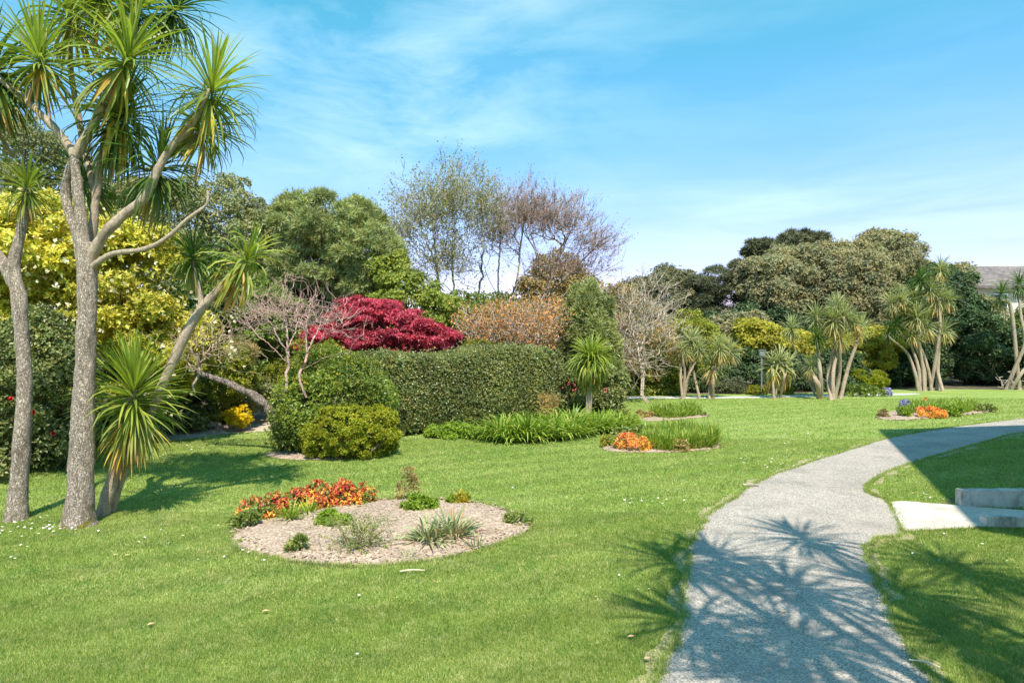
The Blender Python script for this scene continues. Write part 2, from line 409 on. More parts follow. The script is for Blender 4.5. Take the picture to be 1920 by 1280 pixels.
M['birch'] = bark('pale_bark', (.24, .22, .15), (.46, .44, .34), 6, .4, spot=(.20, .22, .10))
M['copperbark'] = bark('copper_twig', (.24, .18, .14), (.42, .33, .27), 6, .4, spot=(.30, .14, .10))
M['palewood'] = bark('pale_twig', (.36, .28, .22), (.60, .51, .43), 10, .4, spot=(.48, .33, .27))
M['pinktwig'] = bark('pink_twig', (.45, .26, .23), (.64, .47, .42), 10, .4, spot=(.52, .24, .22))
M['browntwig'] = bark('brown_twig', (.27, .19, .11), (.45, .34, .22), 12, .4)

M['strap'] = foliage('strap_leaf', [(0, (.19, .27, .03)), (.25, (.24, .32, .06)), (.45, (.12, .18, .035)), (.72, (.22, .27, .08)), (.8, (.42, .37, .06)), (.88, (.40, .27, .09)), (1, (.34, .2, .1))], .42, .38, 2.0, .2, .35)
M['strap_dark'] = foliage('strap_leaf_deep', [(0, (.10, .19, .035)), (.4, (.06, .13, .025)), (.72, (.10, .17, .03)), (.8, (.3, .31, .05)), (.88, (.36, .27, .09)), (1, (.3, .2, .1))], .38, .3, 2.0, .2, .45)
M['strap_pale'] = foliage('strap_leaf_pale', [(0, (.30, .35, .19)), (.4, (.17, .21, .10)), (.72, (.33, .35, .20)), (.8, (.48, .42, .12)), (.88, (.46, .34, .15)), (1, (.38, .26, .14))], .5, .35, 2.0, .2, .3)
M['lily'] = foliage('lily_leaf', [(0, (.15, .28, .03)), (.5, (.24, .38, .05)), (1, (.36, .46, .10))], .4, .35, 2, .2, .4)
M['yellowtree'] = foliage('yellow_leaf', [(0, (.10, .13, .015)), (.3, (.28, .30, .03)), (.55, (.54, .55, .06)), (1, (.78, .80, .27))], .45, .3, .9, .35)
M['yellowlow'] = foliage('yellow_green_leaf', [(0, (.07, .11, .01)), (.5, (.20, .24, .02)), (1, (.42, .42, .03))], .45, .3, 1.2, .4)
M['white'] = foliage('white_petal', [(0, (.72, .70, .55)), (1, (.88, .87, .78))], .5, .3, 3, .1)
M['camellia'] = foliage('camellia_leaf', [(0, (.032, .048, .014)), (.5, (.07, .095, .028)), (1, (.15, .17, .07))], .40, .18, 2, .3, .45)
M['holm'] = foliage('grey_green_leaf', [(0, (.10, .12, .055)), (.5, (.15, .175, .08)), (1, (.23, .25, .13))], .6, .28, .8, .25)
M['holm_far'] = foliage('olive_grey_leaf', [(0, (.14, .155, .085)), (.5, (.19, .20, .115)), (1, (.27, .275, .17))], .65, .3, .35, .25)
M['holm_dark'] = foliage('dull_dark_leaf', [(0, (.085, .10, .05)), (.5, (.13, .145, .08)), (1, (.19, .20, .11))], .6, .25, .5, .3)
M['pine'] = foliage('pine_needle', [(0, (.075, .10, .035)), (.5, (.15, .195, .075)), (1, (.26, .31, .13))], .5, .15, .8, .3)
M['pinedark'] = foliage('dark_pine_needle', [(0, (.045, .06, .03)), (.5, (.09, .11, .055)), (1, (.15, .17, .09))], .5, .1, .8, .3)
M['dark'] = foliage('laurel_leaf', [(0, (.022, .05, .022)), (.5, (.045, .09, .035)), (1, (.09, .145, .055))], .50, .18, 1.2, .3, .4)
M['mid'] = foliage('mid_green_leaf', [(0, (.06, .11, .02)), (.5, (.12, .19, .035)), (1, (.22, .30, .06))], .45, .25, 1.2, .35)
M['fresh'] = foliage('fresh_green_leaf', [(0, (.13, .19, .03)), (.5, (.24, .32, .05)), (1, (.40, .46, .10))], .45, .35, 1.5, .3)
M['hedge'] = foliage('hedge_leaf', [(0, (.08, .11, .028)), (.45, (.13, .175, .05)), (.8, (.19, .23, .08)), (1, (.32, .32, .17))], .38, .2, 1.2, .3, .6)
M['loose'] = foliage('loose_shrub_leaf', [(0, (.04, .08, .015)), (.5, (.10, .16, .025)), (.82, (.22, .25, .045)), (1, (.50, .36, .03))], .38, .2, 1.6, .4, .5)
M['round'] = foliage('round_shrub_leaf', [(0, (.11, .15, .01)), (.5, (.25, .31, .02)), (1, (.42, .45, .05))], .45, .3, 2.5, .3)
M['yellow'] = foliage('bright_yellow_leaf', [(0, (.45, .38, .0)), (.5, (.75, .62, .01)), (1, (.86, .76, .05))], .5, .3, 3, .15)
M['maple'] = foliage('red_maple_leaf', [(0, (.10, .012, .02)), (.4, (.27, .022, .045)), (.8, (.46, .07, .13)), (1, (.60, .25, .30))], .4, .22, 1.6, .35)
M['orange'] = foliage('orange_bud', [(0, (.35, .18, .06)), (.5, (.60, .30, .08)), (1, (.72, .40, .12))], .5, .3, 2, .2)
M['copper'] = foliage('copper_bud', [(0, (.28, .15, .12)), (.6, (.42, .22, .17)), (1, (.5, .33, .22))], .5, .3, 2, .2)
M['sparse'] = foliage('sparse_spring_leaf', [(0, (.20, .22, .07)), (.6, (.32, .34, .12)), (1, (.44, .38, .16))], .5, .35, 2, .2)
M['brown'] = foliage('brownish_leaf', [(0, (.14, .12, .05)), (.5, (.26, .22, .09)), (1, (.38, .31, .14))], .5, .2, 1, .3)
M['golden'] = foliage('golden_leaf', [(0, (.13, .15, .015)), (.5, (.34, .36, .04)), (1, (.56, .53, .10))], .45, .3, 1.2, .4)
M['conifer'] = foliage('conifer_spray', [(0, (.08, .11, .04)), (.5, (.155, .195, .08)), (1, (.25, .29, .13))], .5, .2, 1.5, .3)
M['goldconifer'] = foliage('gold_conifer_spray', [(0, (.12, .15, .02)), (.5, (.25, .30, .04)), (1, (.42, .44, .09))], .5, .2, 1.2, .3)
M['petal'] = foliage('warm_petal', [(0, (.84, .68, .08)), (.2, (.82, .52, .08)), (.4, (.80, .36, .12)), (.58, (.70, .17, .11)), (.8, (.52, .06, .06)), (1, (.34, .03, .05))], .5, .3, 6, .15)
M['petal2'] = foliage('orange_petal', [(0, (.82, .66, .10)), (.4, (.80, .42, .12)), (.7, (.74, .24, .13)), (1, (.60, .10, .08))], .5, .3, 6, .15)
M['red'] = foliage('red_bloom', [(0, (.35, .005, .01)), (1, (.6, .01, .02))], .45, .1, 6, .1)
M['pink'] = foliage('pink_bloom', [(0, (.55, .14, .17)), (1, (.72, .30, .30))], .5, .2, 6, .1)
M['blue'] = foliage('blue_bloom', [(0, (.20, .23, .55)), (1, (.42, .46, .75))], .5, .2, 6, .1)
M['bluegreen'] = foliage('blue_green_leaf', [(0, (.09, .12, .07)), (1, (.19, .23, .14))], .5, .2, 2, .2)
M['herb'] = foliage('herb_leaf', [(0, (.10, .20, .015)), (.5, (.20, .34, .03)), (1, (.30, .44, .06))], .45, .3, 5, .2)
M['herb_dark'] = foliage('herb_dark_leaf', [(0, (.09, .14, .03)), (.6, (.17, .24, .06)), (1, (.27, .33, .12))], .45, .2, 5, .2)
M['greystrap'] = foliage('grey_strap_leaf', [(0, (.14, .22, .09)), (.5, (.24, .32, .17)), (.85, (.34, .40, .24)), (1, (.35, .12, .07))], .42, .25, 5, .2)
M['petalyellow'] = plain('daisy_centre', (.75, .55, .03)); M['petalwhite'] = plain('daisy_petal', (.86, .86, .84))
M['wall'] = plain('cream_render', (.50, .47, .40), .85, 0, 3, .08); M['frame'] = plain('white_paint', (.78, .78, .77), .4)
M['slate'] = mat_ground('slate_roof', [(.2, (.10, .085, .085)), (.5, (.17, .145, .14)), (.8, (.25, .21, .19))], 6, .5, .03, big=(.22, .16, .11))
M['glass'] = plain('window_glass', (.05, .07, .09), .08); M['metal'] = plain('grey_metal', (.30, .33, .36), .45, .6)
M['lead'] = plain('lead_ridge', (.5, .5, .5), .5); M['stick'] = plain('dry_stick', (.62, .52, .38), .8); M['deadleaf'] = plain('dead_leaf', (.55, .38, .2), .7)
M['brick'] = mat_ground('brick_wall', [(.2, (.25, .15, .1)), (.5, (.4, .3, .22)), (.8, (.5, .4, .3))], 5, .3, .01)

grime(M['concrete'], (.16, .17, .14), 4.0, .8); grime(M['slab'], (.30, .26, .21), 3.0, .55); grime(M['path'], (.20, .185, .17), 1.3, .55); grime(M['path'], (.50, .43, .35), .8, .35, .52, .7)
grime(M['soil'], (.22, .155, .11), 3.2, .5, .5, .64)
# ------------------------------------------------------------------ camera, sun, sky
cam = bpy.data.cameras.new('camera'); cam.lens = 24; cam.sensor_width = 36; cam.clip_end = 3000; cam.clip_start = .05
co = bpy.data.objects.new('camera', cam); COL.objects.link(co); co.location = (0, 0, CAMH); co.rotation_euler = (PI/2, 0, 0)
scene.camera = co
SUN_EL = math.radians(56); SHX, SHY = -.14, .99
sl = bpy.data.lights.new('sun', 'SUN'); sl.energy = 3.7; sl.angle = math.radians(.53); sl.color = (1, .915, .79)
so = bpy.data.objects.new('sun', sl); COL.objects.link(so)
ld = Vector((SHX*math.cos(SUN_EL), SHY*math.cos(SUN_EL), -math.sin(SUN_EL))); so.rotation_euler = ld.to_track_quat('-Z', 'Y').to_euler(); so.location = (3, -10, 20)
world = bpy.data.worlds.new('World'); scene.world = world; world.use_nodes = True; nt = world.node_tree; nt.nodes.clear()
sky = nt.nodes.new('ShaderNodeTexSky'); sky.sky_type = 'NISHITA'; sky.sun_disc = False; sky.sun_elevation = SUN_EL
sky.sun_rotation = math.atan2(-SHX, -SHY); sky.air_density = 1.0; sky.dust_density = .4; sky.ozone_density = 1.5
tc = nt.nodes.new('ShaderNodeTexCoord'); sx = nt.nodes.new('ShaderNodeSeparateXYZ'); nt.links.new(tc.outputs['Generated'], sx.inputs[0])
def MA(op, a, b=0.0, c=None):
    n = nt.nodes.new('ShaderNodeMath'); n.operation = op
    for i, v in enumerate((a, b) if c is None else (a, b, c)):
        if isinstance(v, (int, float)): n.inputs[i].default_value = v
        else: nt.links.new(v, n.inputs[i])
    return n.outputs[0]
az = MA('ARCTAN2', sx.outputs[0], sx.outputs[1]); elv = MA('ARCSINE', sx.outputs[2])
def wisps(rot, sc_, scale, lo, hi, off):
    cb = nt.nodes.new('ShaderNodeCombineXYZ'); nt.links.new(az, cb.inputs[0]); nt.links.new(elv, cb.inputs[1]); cb.inputs[2].default_value = off
    mp = nt.nodes.new('ShaderNodeMapping'); mp.inputs['Rotation'].default_value = (0, 0, rot); mp.inputs['Scale'].default_value = sc_; nt.links.new(cb.outputs[0], mp.inputs[0])
    wn = noise(nt, 2.2, 2, mp.outputs[0]); ad = nt.nodes.new('ShaderNodeVectorMath'); ad.operation = 'MULTIPLY_ADD'
    nt.links.new(wn.outputs[1], ad.inputs[0]); ad.inputs[1].default_value = (.35, .35, 0); nt.links.new(mp.outputs[0], ad.inputs[2])
    n = noise(nt, scale, 7, ad.outputs[0], .58); return maprange(nt, n.outputs[0], lo, hi, 0, 1)
def blob(a0, e0, sa, se):
    x = MA('DIVIDE', MA('SUBTRACT', az, a0), sa); y = MA('DIVIDE', MA('SUBTRACT', elv, e0), se)
    return MA('POWER', 2.718, MA('MULTIPLY', MA('ADD', MA('MULTIPLY', x, x), MA('MULTIPLY', y, y)), -1.0))
w1 = wisps(-.5, (1, 3.2, 1), 2.6, .42, .75, 3.1); w2 = wisps(-.12, (1, 7, 1), 2.2, .42, .72, 8.3)
c1 = MA('MULTIPLY', w1, MA('ADD', MA('MULTIPLY', blob(-.22, .34, .30, .15), 1.5), .10)); c2 = MA('MULTIPLY', w2, MA('ADD', blob(.50, .16, .42, .055), .10))
c3 = MA('MULTIPLY', w1, MA('MULTIPLY', blob(.0, .50, .28, .10), .3))
cl = nt.nodes.new('ShaderNodeClamp'); nt.links.new(MA('ADD', MA('ADD', c1, c2), c3), cl.inputs[0])
tint = ramp(nt, [(0, (.78, .55, .76)), (.12, (.62, .59, .77)), (.24, (.44, .73, .79)), (.36, (.33, .87, .77)), (1, (.38, 1.0, .95))], maprange(nt, elv, 0, 1.2, 0, 1))
skyc = mixc(nt, sky.outputs[0], tint.outputs[0], 1.0, 'MULTIPLY')
final = mixc(nt, skyc, (3.2, 4.2, 4.9), MA('MULTIPLY', cl.outputs[0], .6))
bg = nt.nodes.new('ShaderNodeBackground'); bg.inputs[1].default_value = .15; nt.links.new(final, bg.inputs[0])
wo = nt.nodes.new('ShaderNodeOutputWorld'); nt.links.new(bg.outputs[0], wo.inputs[0])
scene.view_settings.view_transform = 'Standard'; scene.view_settings.look = 'None'; scene.view_settings.exposure = 1.05; scene.view_settings.gamma = 1
scene.cycles.max_bounces = 6; scene.cycles.transparent_max_bounces = 8; scene.cycles.use_denoising = True
scene.render.resolution_x = 1024; scene.render.resolution_y = 682

# ------------------------------------------------------------------ ground outlines (world metres)
def poly_px(pts): return np.array([G(x, y)[:2] for x, y in pts])
def smooth_poly(P, per=8, jit=.0, closed=True, seed=0):
    n = len(P); out = []
    for i in range(n):
        p0, p1, p2, p3 = P[(i-1) % n], P[i], P[(i+1) % n], P[(i+2) % n]
        for t in np.arange(per)/per:
            out.append(.5*((2*p1)+(-p0+p2)*t+(2*p0-5*p1+4*p2-p3)*t*t+(-p0+3*p1-3*p2+p3)*t**3))
    out = np.array(out)
    if jit:
        for i in range(len(out)):
            out[i] += np.array([mnoise.noise(Vector((out[i][0]*6, out[i][1]*6, seed))), mnoise.noise(Vector((out[i][0]*6, out[i][1]*6, seed+9)))])*jit
    return out
def inside(P, poly):
    x, y = P[:, 0], P[:, 1]; r = np.zeros(len(P), bool); n = len(poly); j = n-1
    for i in range(n):
        xi, yi = poly[i]; xj, yj = poly[j]
        c = ((yi > y) != (yj > y)) & (x < (xj-xi)*(y-yi)/(yj-yi+1e-12)+xi); r ^= c; j = i
    return r
path_left = [G(*p)[:2] for p in [(1268, 1205), (1288, 1100), (1298, 1020), (1328, 968), (1372, 936), (1405, 913), (1450, 891), (1530, 863), (1600, 841), (1660, 823), (1740, 808), (1820, 796), (1920, 785), (2100, 769)]]
path_right = [G(*p)[:2] for p in [(2100, 797), (1920, 811), (1850, 828), (1780, 847), (1700, 871), (1652, 892), (1628, 910), (1634, 926), (1668, 943), (1694, 996), (1650, 1010), (1626, 1030), (1638, 1075), (1662, 1130), (1694, 1200)]]
L0 = [np.array(p) for p in [(.5, -8.), (.55, -3.), (.62, 1.), (.72, 3.0), (.84, 4.0)]]
R0 = [np.array(p) for p in [(2.47, 4.0), (2.30, 3.0), (2.2, 1.), (2.2, -3.), (2.3, -8.)]]
PATH = smooth_poly(np.array(L0+path_left+path_right+R0), 8, .05)
BED1 = smooth_poly(poly_px([(430, 1018), (440, 995), (470, 972), (540, 948), (620, 940), (700, 938), (790, 936), (860, 940), (925, 949), (965, 964), (1000, 990), (950, 1014), (900, 1034), (820, 1050), (720, 1060), (620, 1061), (530, 1050), (465, 1037)]), 6, .03)
BED2 = smooth_poly(poly_px([(1128, 842), (1140, 830), (1200, 815), (1270, 812), (1330, 822), (1354, 838), (1310, 845), (1240, 849), (1170, 848)]), 6, .03)
BED3 = smooth_poly(poly_px([(1195, 786), (1215, 776), (1260, 770), (1310, 772), (1333, 779), (1300, 784), (1250, 789), (1215, 790)]), 6, .03)
BED4 = smooth_poly(poly_px([(1643, 784), (1665, 774), (1720, 762), (1800, 760), (1868, 769), (1830, 776), (1760, 783), (1690, 788)]), 6, .03)
BED5 = smooth_poly(poly_px([(495, 853), (520, 846), (580, 845), (640, 852), (640, 862), (570, 863), (525, 860)]), 6, .04)
SLAB = poly_px([(1669, 943), (1688, 941), (1800, 950), (1960, 962), (1960, 984), (1845, 989), (1693, 996)])
LEFTPATH = smooth_poly(poly_px([(120, 836), (300, 828), (420, 814), (520, 806), (545, 800), (520, 780), (500, 768), (470, 768), (455, 780), (430, 793), (300, 800), (120, 806)]), 6, .08)
FARPATH = np.array([(2.5, 23.9), (6, 23.9), (9, 24.2), (12, 24.9), (14.8, 25.5), (15.5, 26.3), (12, 25.8), (9, 25.0), (6, 24.8), (2.5, 24.8)])
FARPATH = smooth_poly(FARPATH, 6, .04)

def offset_poly(P, lo, hi, seed):
    n = len(P); A = np.roll(P, 1, 0); B = np.roll(P, -1, 0); t = B-A; t = t/np.maximum(np.linalg.norm(t, axis=1, keepdims=True), 1e-6); nn = np.stack([t[:, 1], -t[:, 0]], 1)
    x, y = P[:, 0], P[:, 1]; area = np.sum(x*np.roll(y, -1)-np.roll(x, -1)*y)
    if area < 0: nn = -nn
    w = np.array([lo+(hi-lo)*max(0, .5+1.1*mnoise.noise(Vector((p[0]*1.7, p[1]*1.7, seed)))+.5*mnoise.noise(Vector((p[0]*9, p[1]*9, seed)))) for p in P])
    return P+nn*w[:, None]
VERGE = offset_poly(PATH, .0, .17, 3.); CUT = offset_poly(BED1, .015, .05, 5.)
def flat_ngon(name, poly, z, mat, label=None, kind='structure'):
    me = bpy.data.meshes.new(name); me.from_pydata([(x, y, z) for x, y in poly], [], [list(range(len(poly)))]); me.update(); me.materials.append(mat)
    if me.polygons[0].normal.z < 0: me.flip_normals()
    o = link(name, me); o['kind'] = kind
    if label: o['label'] = label
    return o
# lawn: one sheet to the horizon, gently uneven close by
gx = np.concatenate([[-900, -200, -60], np.linspace(-36, 36, 145), [60, 200, 900]]); gy = np.concatenate([[-300, -60, -20], np.linspace(-8, 44, 105), [60, 200, 1500]])
X, Y = np.meshgrid(gx, gy); Z = np.zeros_like(X)-.0
nx, ny = len(gx), len(gy); idx = np.arange(nx*ny).reshape(ny, nx)
fl = np.stack([idx[:-1, :-1], idx[:-1, 1:], idx[1:, 1:], idx[1:, :-1]], -1).reshape(-1, 4)
lawn = link('lawn', make_mesh('lawn', np.stack([X, Y, Z], -1).reshape(-1, 3), fl, None, [M['turf']])); lawn['kind'] = 'structure'; lawn['label'] = 'mown green lawn running back to the shrubs and trees'
flat_ngon('path', PATH, .006, M['path'], 'speckled grey tarmac path curving through the lawn')
flat_ngon('verge', VERGE, .003, M['verge'], 'worn dry earth along the edges of the path')
flat_ngon('bed_edge', CUT, .003, M['earth'], 'dark cut edge round the near oval bed')
flat_ngon('footpath', FARPATH, .006, M['concrete'], 'thin pale far path along the back of the lawn')
flat_ngon('gravel_path', LEFTPATH, .005, M['gravel'], 'pale gravel strip by the yellow shrub')
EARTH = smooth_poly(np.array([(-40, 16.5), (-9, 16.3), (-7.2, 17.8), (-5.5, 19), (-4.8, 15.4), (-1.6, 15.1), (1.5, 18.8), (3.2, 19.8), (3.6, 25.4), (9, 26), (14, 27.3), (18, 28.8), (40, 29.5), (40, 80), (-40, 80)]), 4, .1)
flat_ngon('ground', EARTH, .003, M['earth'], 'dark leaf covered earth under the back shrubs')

def bed_mesh(name, poly, step, amp, mat, label, mound=.03):
    a, b = poly.min(0)-step, poly.max(0)+step
    xs = np.arange(a[0], b[0], step); ys = np.arange(a[1], b[1], step); Xg, Yg = np.meshgrid(xs, ys); P = np.stack([Xg.ravel(), Yg.ravel()], 1)
    ins = inside(P, poly)
    dist = np.full(len(P), 9.)
    for q in poly: dist = np.minimum(dist, np.hypot(P[:, 0]-q[0], P[:, 1]-q[1]))
    ed = np.clip(dist/.12, 0, 1)
    z = np.zeros(len(P))
    for i in np.nonzero(ins)[0]:
        p = Vector((P[i, 0], P[i, 1], 0))
        c = mnoise.noise(p*14)*.6+mnoise.noise(p*31)*.5+mnoise.noise(p*5)*.5
        z[i] = .006+ed[i]*(mound*min(1, dist[i]/.4)+amp*c+amp*.6)
    z = np.maximum(z, .005)
    n = len(xs); m = len(ys); id_ = np.arange(n*m).reshape(m, n)
    f = np.stack([id_[:-1, :-1], id_[:-1, 1:], id_[1:, 1:], id_[1:, :-1]], -1).reshape(-1, 4)
    f = f[ins[f].sum(1) >= 3]
    me = make_mesh(name, np.stack([P[:, 0], P[:, 1], z], 1), f, None, [mat], True)
    o = link(name, me); o['kind'] = 'structure'; o['label'] = label; return o
bed_mesh('flower_bed', BED1, .022, .022, M['soil'], 'large oval bed of dry pale soil in the near lawn')
bed_mesh('flower_bed', BED2, .04, .02, M['soil'], 'small oval bed with orange flowers and grassy green plants')
bed_mesh('flower_bed', BED3, .05, .02, M['soil'], 'farthest small oval bed with low green plants')
bed_mesh('flower_bed', BED4, .05, .02, M['soil'], 'oval bed by the far bend of the path')
bed_mesh('flower_bed', BED5, .04, .02, M['soil'], 'bare soil patch under the round green shrub')

# soil clods: small lumps scattered over the near bed
def clods(poly, n, rmin, rmax):
    a, b = poly.min(0), poly.max(0); P = rng.uniform(a, b, (n*3, 2)); P = P[inside(P, poly)][:n]; n = len(P)
    r = rmin+(rmax-rmin)*rng.uniform(0, 1, n)**3
    base = nrm(np.array([[1, 0, 0], [-1, 0, 0], [0, 1, 0], [0, -1, 0], [0, 0, 1], [0, 0, -1.]]))
    V = (base[None]*rng.uniform(.6, 1.3, (n, 6, 1))*np.array([1, 1, .6]))*r[:, None, None]+np.stack([P[:, 0], P[:, 1], np.full(n, .035)+r*.3], 1)[:, None]
    tr = np.array([(0, 2, 4), (2, 1, 4), (1, 3, 4), (3, 0, 4), (2, 0, 5), (1, 2, 5), (3, 1, 5), (0, 3, 5)])
    f = (tr[None]+(np.arange(n)*6)[:, None, None]).reshape(-1, 3)
    return V.reshape(-1, 3), f, np.repeat(rng.uniform(0, 1, n), 8)
v, f, r = clods(BED1, 3800, .005, .021)
tag(link('soil_clods', make_mesh('soil_clods', v, f, None, [M['soil']])), 'crumbly clods of dry soil over the near oval bed', 'soil', kind='stuff')

# ------------------------------------------------------------------ grass blades
def grass():
    parts = []
    for (d0, d1, n, w, h) in ((2.9, 5.2, 760000, .0042, .027), (5.2, 8, 640000, .0062, .029), (8, 14, 440000, .010, .032), (14, 24, 160000, .018, .036)):
        m = int(n*1.25); d = np.sqrt(rng.uniform(d0**2, d1**2, m)); x = rng.uniform(-1, 1, m)*(.84*d+(1.0 if d1 < 9 else .5))
        P = np.stack([x, d], 1)
        for poly, mg in ((PATH, 0), (BED1, 0), (BED2, 0), (BED3, 0), (BED4, 0), (BED5, 0), (LEFTPATH, 0), (SLAB, 0), (FARPATH, 0), (EARTH, 0)):
            P = P[~inside(P, poly)]
        onv = inside(P, VERGE); P = P[~onv | (rng.uniform(0, 1, len(P)) < .33)]
        P = P[~inside(P, CUT)]
        k = len(P); r = rng.uniform(0, 1, k); az = rng.uniform(0, 2*PI, k); ln = rng.uniform(0, 1, k)
        hh = h*rng.uniform(.5, 1.15, k); lean = np.clip(rng.normal(.75, .35, k), 0, 1.4)
        ww = w*rng.uniform(.7, 1.2, k)
        sd = np.stack([np.cos(az), np.sin(az), 0*az], 1)*ww[:, None]/2; la = az+PI/2+rng.normal(0, .5, k)
        tip = np.stack([P[:, 0]+np.cos(la)*hh*np.sin(lean), P[:, 1]+np.sin(la)*hh*np.sin(lean), hh*np.cos(lean)], 1)
        b = np.stack([P[:, 0], P[:, 1], 0*az], 1)
        V = np.stack([b-sd, b+sd, tip], 1).reshape(-1, 3)
        parts.append((V, np.arange(len(V)).reshape(-1, 3), r))
    # ragged tufts along the path and bed edges
    for poly, n in ((PATH, 26000), (BED1, 14000), (SLAB, 3000)):
        q = poly; i = rng.integers(0, len(q), n); t = rng.uniform(0, 1, (n, 1)); P = q[i]*(1-t)+q[(i+1) % len(q)]*t+rng.normal(0, .022, (n, 2))
        P = P[(P[:, 1] > 3) & (P[:, 1] < 18)]; n = len(P); s = np.maximum(1, P[:, 1]/6)
        az = rng.uniform(0, 2*PI, n); hh = .045*rng.uniform(.4, 1.3, n); lean = np.clip(rng.normal(.6, .35, n), 0, 1.4); ww = .0048*s
        sd = np.stack([np.cos(az), np.sin(az), 0*az], 1)*ww[:, None]/2
        tip = np.stack([P[:, 0]-np.sin(az)*hh*np.sin(lean), P[:, 1]+np.cos(az)*hh*np.sin(lean), hh*np.cos(lean)], 1); b = np.stack([P[:, 0], P[:, 1], 0*az+.004], 1)
        V = np.stack([b-sd, b+sd, tip], 1).reshape(-1, 3); parts.append((V, np.arange(len(V)).reshape(-1, 3), rng.uniform(0, 1, n)))
    v, f, r = cat(parts)
    tag(link('grass', make_mesh('grass', v, f, r, [M['blade']])), 'short mown grass blades of the lawn', 'grass', kind='stuff')
grass()

# ------------------------------------------------------------------ daisies
def daisy_mesh():
    V, Fc, mi = [], [], []
    for i in range(9):
        a = i*2*PI/9; c, s = math.cos(a), math.sin(a); p = np.array([-s, c, 0])*.0032; d = np.array([c, s, .15])
        o = len(V); V += list([d*.003-p*.5, d*.008-p, d*.0135, d*.008+p]); Fc.append((o, o+1, o+2, o+3)); mi.append(0)
    for i in range(6):
        a = i*PI/3; a2 = a+PI/3; o = len(V)
        V += [np.array([0, 0, .004]), np.array([math.cos(a)*.004, math.sin(a)*.004, .0015]), np.array([math.cos((a+a2)/2)*.0043, math.sin((a+a2)/2)*.0043, .0015]), np.array([math.cos(a2)*.004, math.sin(a2)*.004, .0015])]; Fc.append((o, o+1, o+2, o+3)); mi.append(1)
    return make_mesh('daisy', np.array(V), np.array(Fc), None, [M['petalwhite'], M['petalyellow']], matidx=mi)
dm = daisy_mesh()
spots = []
for (px, py, sx_, sy_, n, s) in ((70, 990, 45, 12, 46, 1.3), (25, 1030, 25, 20, 8, 1.2), (300, 850, 40, 10, 22, 1.6), (430, 812, 60, 3, 30, 1.7), (450, 1035, 40, 14, 8, 1.1), (1240, 943, 30, 4, 18, 1.3), (1500, 880, 40, 8, 22, 1.4),
                              (1450, 865, 60, 8, 20, 1.4), (1735, 935, 20, 5, 16, 1.2), (560, 1140, 260, 90, 4, 1.1), (1000, 900, 260, 25, 14, 1.3), (1300, 815, 220, 20, 30, 1.7), (1840, 790, 40, 4, 16, 1.8), (1800, 1050, 80, 60, 8, 1.1), (220, 1000, 160, 10, 8, 1.2), (1150, 1110, 40, 60, 6, 1.1)):
    for k in range(n): spots.append((px+random.gauss(0, sx_), py+random.gauss(0, sy_), s))
first = True
ALLP = [PATH, BED1, BED2, BED3, BED4, SLAB, BED5]
for (px, py, s) in spots:
    if py < 770 or py > 1278: continue
    g = G(px, py)
    if any(inside(g[None, :2], q)[0] for q in ALLP): continue
    o = link('daisy', dm, None, (g[0], g[1], .034)); o.scale = (s*.78,)*3; o.rotation_euler = (random.uniform(-.5, .3), random.uniform(-.4, .4), random.uniform(0, 6))
    tag(o, 'small white lawn daisy open in the mown grass', 'daisy', 'daisies scattered over the lawn')

# ------------------------------------------------------------------ cordylines
def head_set(n_, k=3, **kw):
    return [rosette(n_, **kw) for _ in range(k)]
def mesh_of(geo, mat, name='leaf_rosette'):
    return make_mesh(name, geo[0], geo[1], geo[2], [mat])
H_near = [mesh_of(g, M['strap']) for g in head_set(130, 5, L=.72, Wd=.036, droopk=.8, skirt=.14, dead=.04)]
H_deep = [mesh_of(g, M['strap_dark']) for g in head_set(135, 4, L=.72, Wd=.035, low=-1.35, skirt=.12, dead=.05, droopk=1.05)]
H_young = mesh_of(rosette(300, L=.70, Wd=.031, low=-1.2, stem=.42, skirt=.22, dead=.04, droopk=.5), M['strap'])
H_drop = mesh_of(rosette(90, L=.62, Wd=.042, low=-1.45, stem=.32, skirt=.5, dead=.12, droopk=1.5), M['strap'])
H_far = [mesh_of(g, M['strap_pale']) for g in head_set(130, 3, L=.74, Wd=.040, seg=4, fold=False, skirt=.2, droopk=.8)]
H_gold = [mesh_of(g, M['strap_pale']) for g in head_set(100, 1, L=.66, Wd=.055, seg=4, fold=False, skirt=.55, dead=.2, low=-1.45, stem=.5, droopk=1.3)]
H_round = mesh_of(rosette(420, L=.78, Wd=.036, low=-1.2, stem=.3, skirt=.10, dead=.02, seg=6, fold=True, droopk=2.1), M['strap'])

def put_head(parent, base, me, p, tilt_dir=None, scale=1.0, tilt=.35):
    o = link('leaf_rosette', me, parent, Vector(p)-Vector(base)); o.scale = (scale,)*3
    rz = random.uniform(0, 6.28)
    if tilt_dir is not None:
        d = Vector((tilt_dir[0]*tilt, tilt_dir[1]*tilt, 1)).normalized(); q = d.to_track_quat('Z', 'Y')
        from mathutils import Quaternion
        o.rotation_mode = 'QUATERNION'; o.rotation_quaternion = q @ Quaternion((0, 0, 1), rz)
    else: o.rotation_euler = (random.gauss(0, .12), random.gauss(0, .12), rz)
    return o
def pl(pts, d):
    """list of (px,py[,dd]) -> 3D points at depth d+dd"""
    return [W(p[0], p[1], d+(p[2] if len(p) > 2 else 0)) for p in pts]

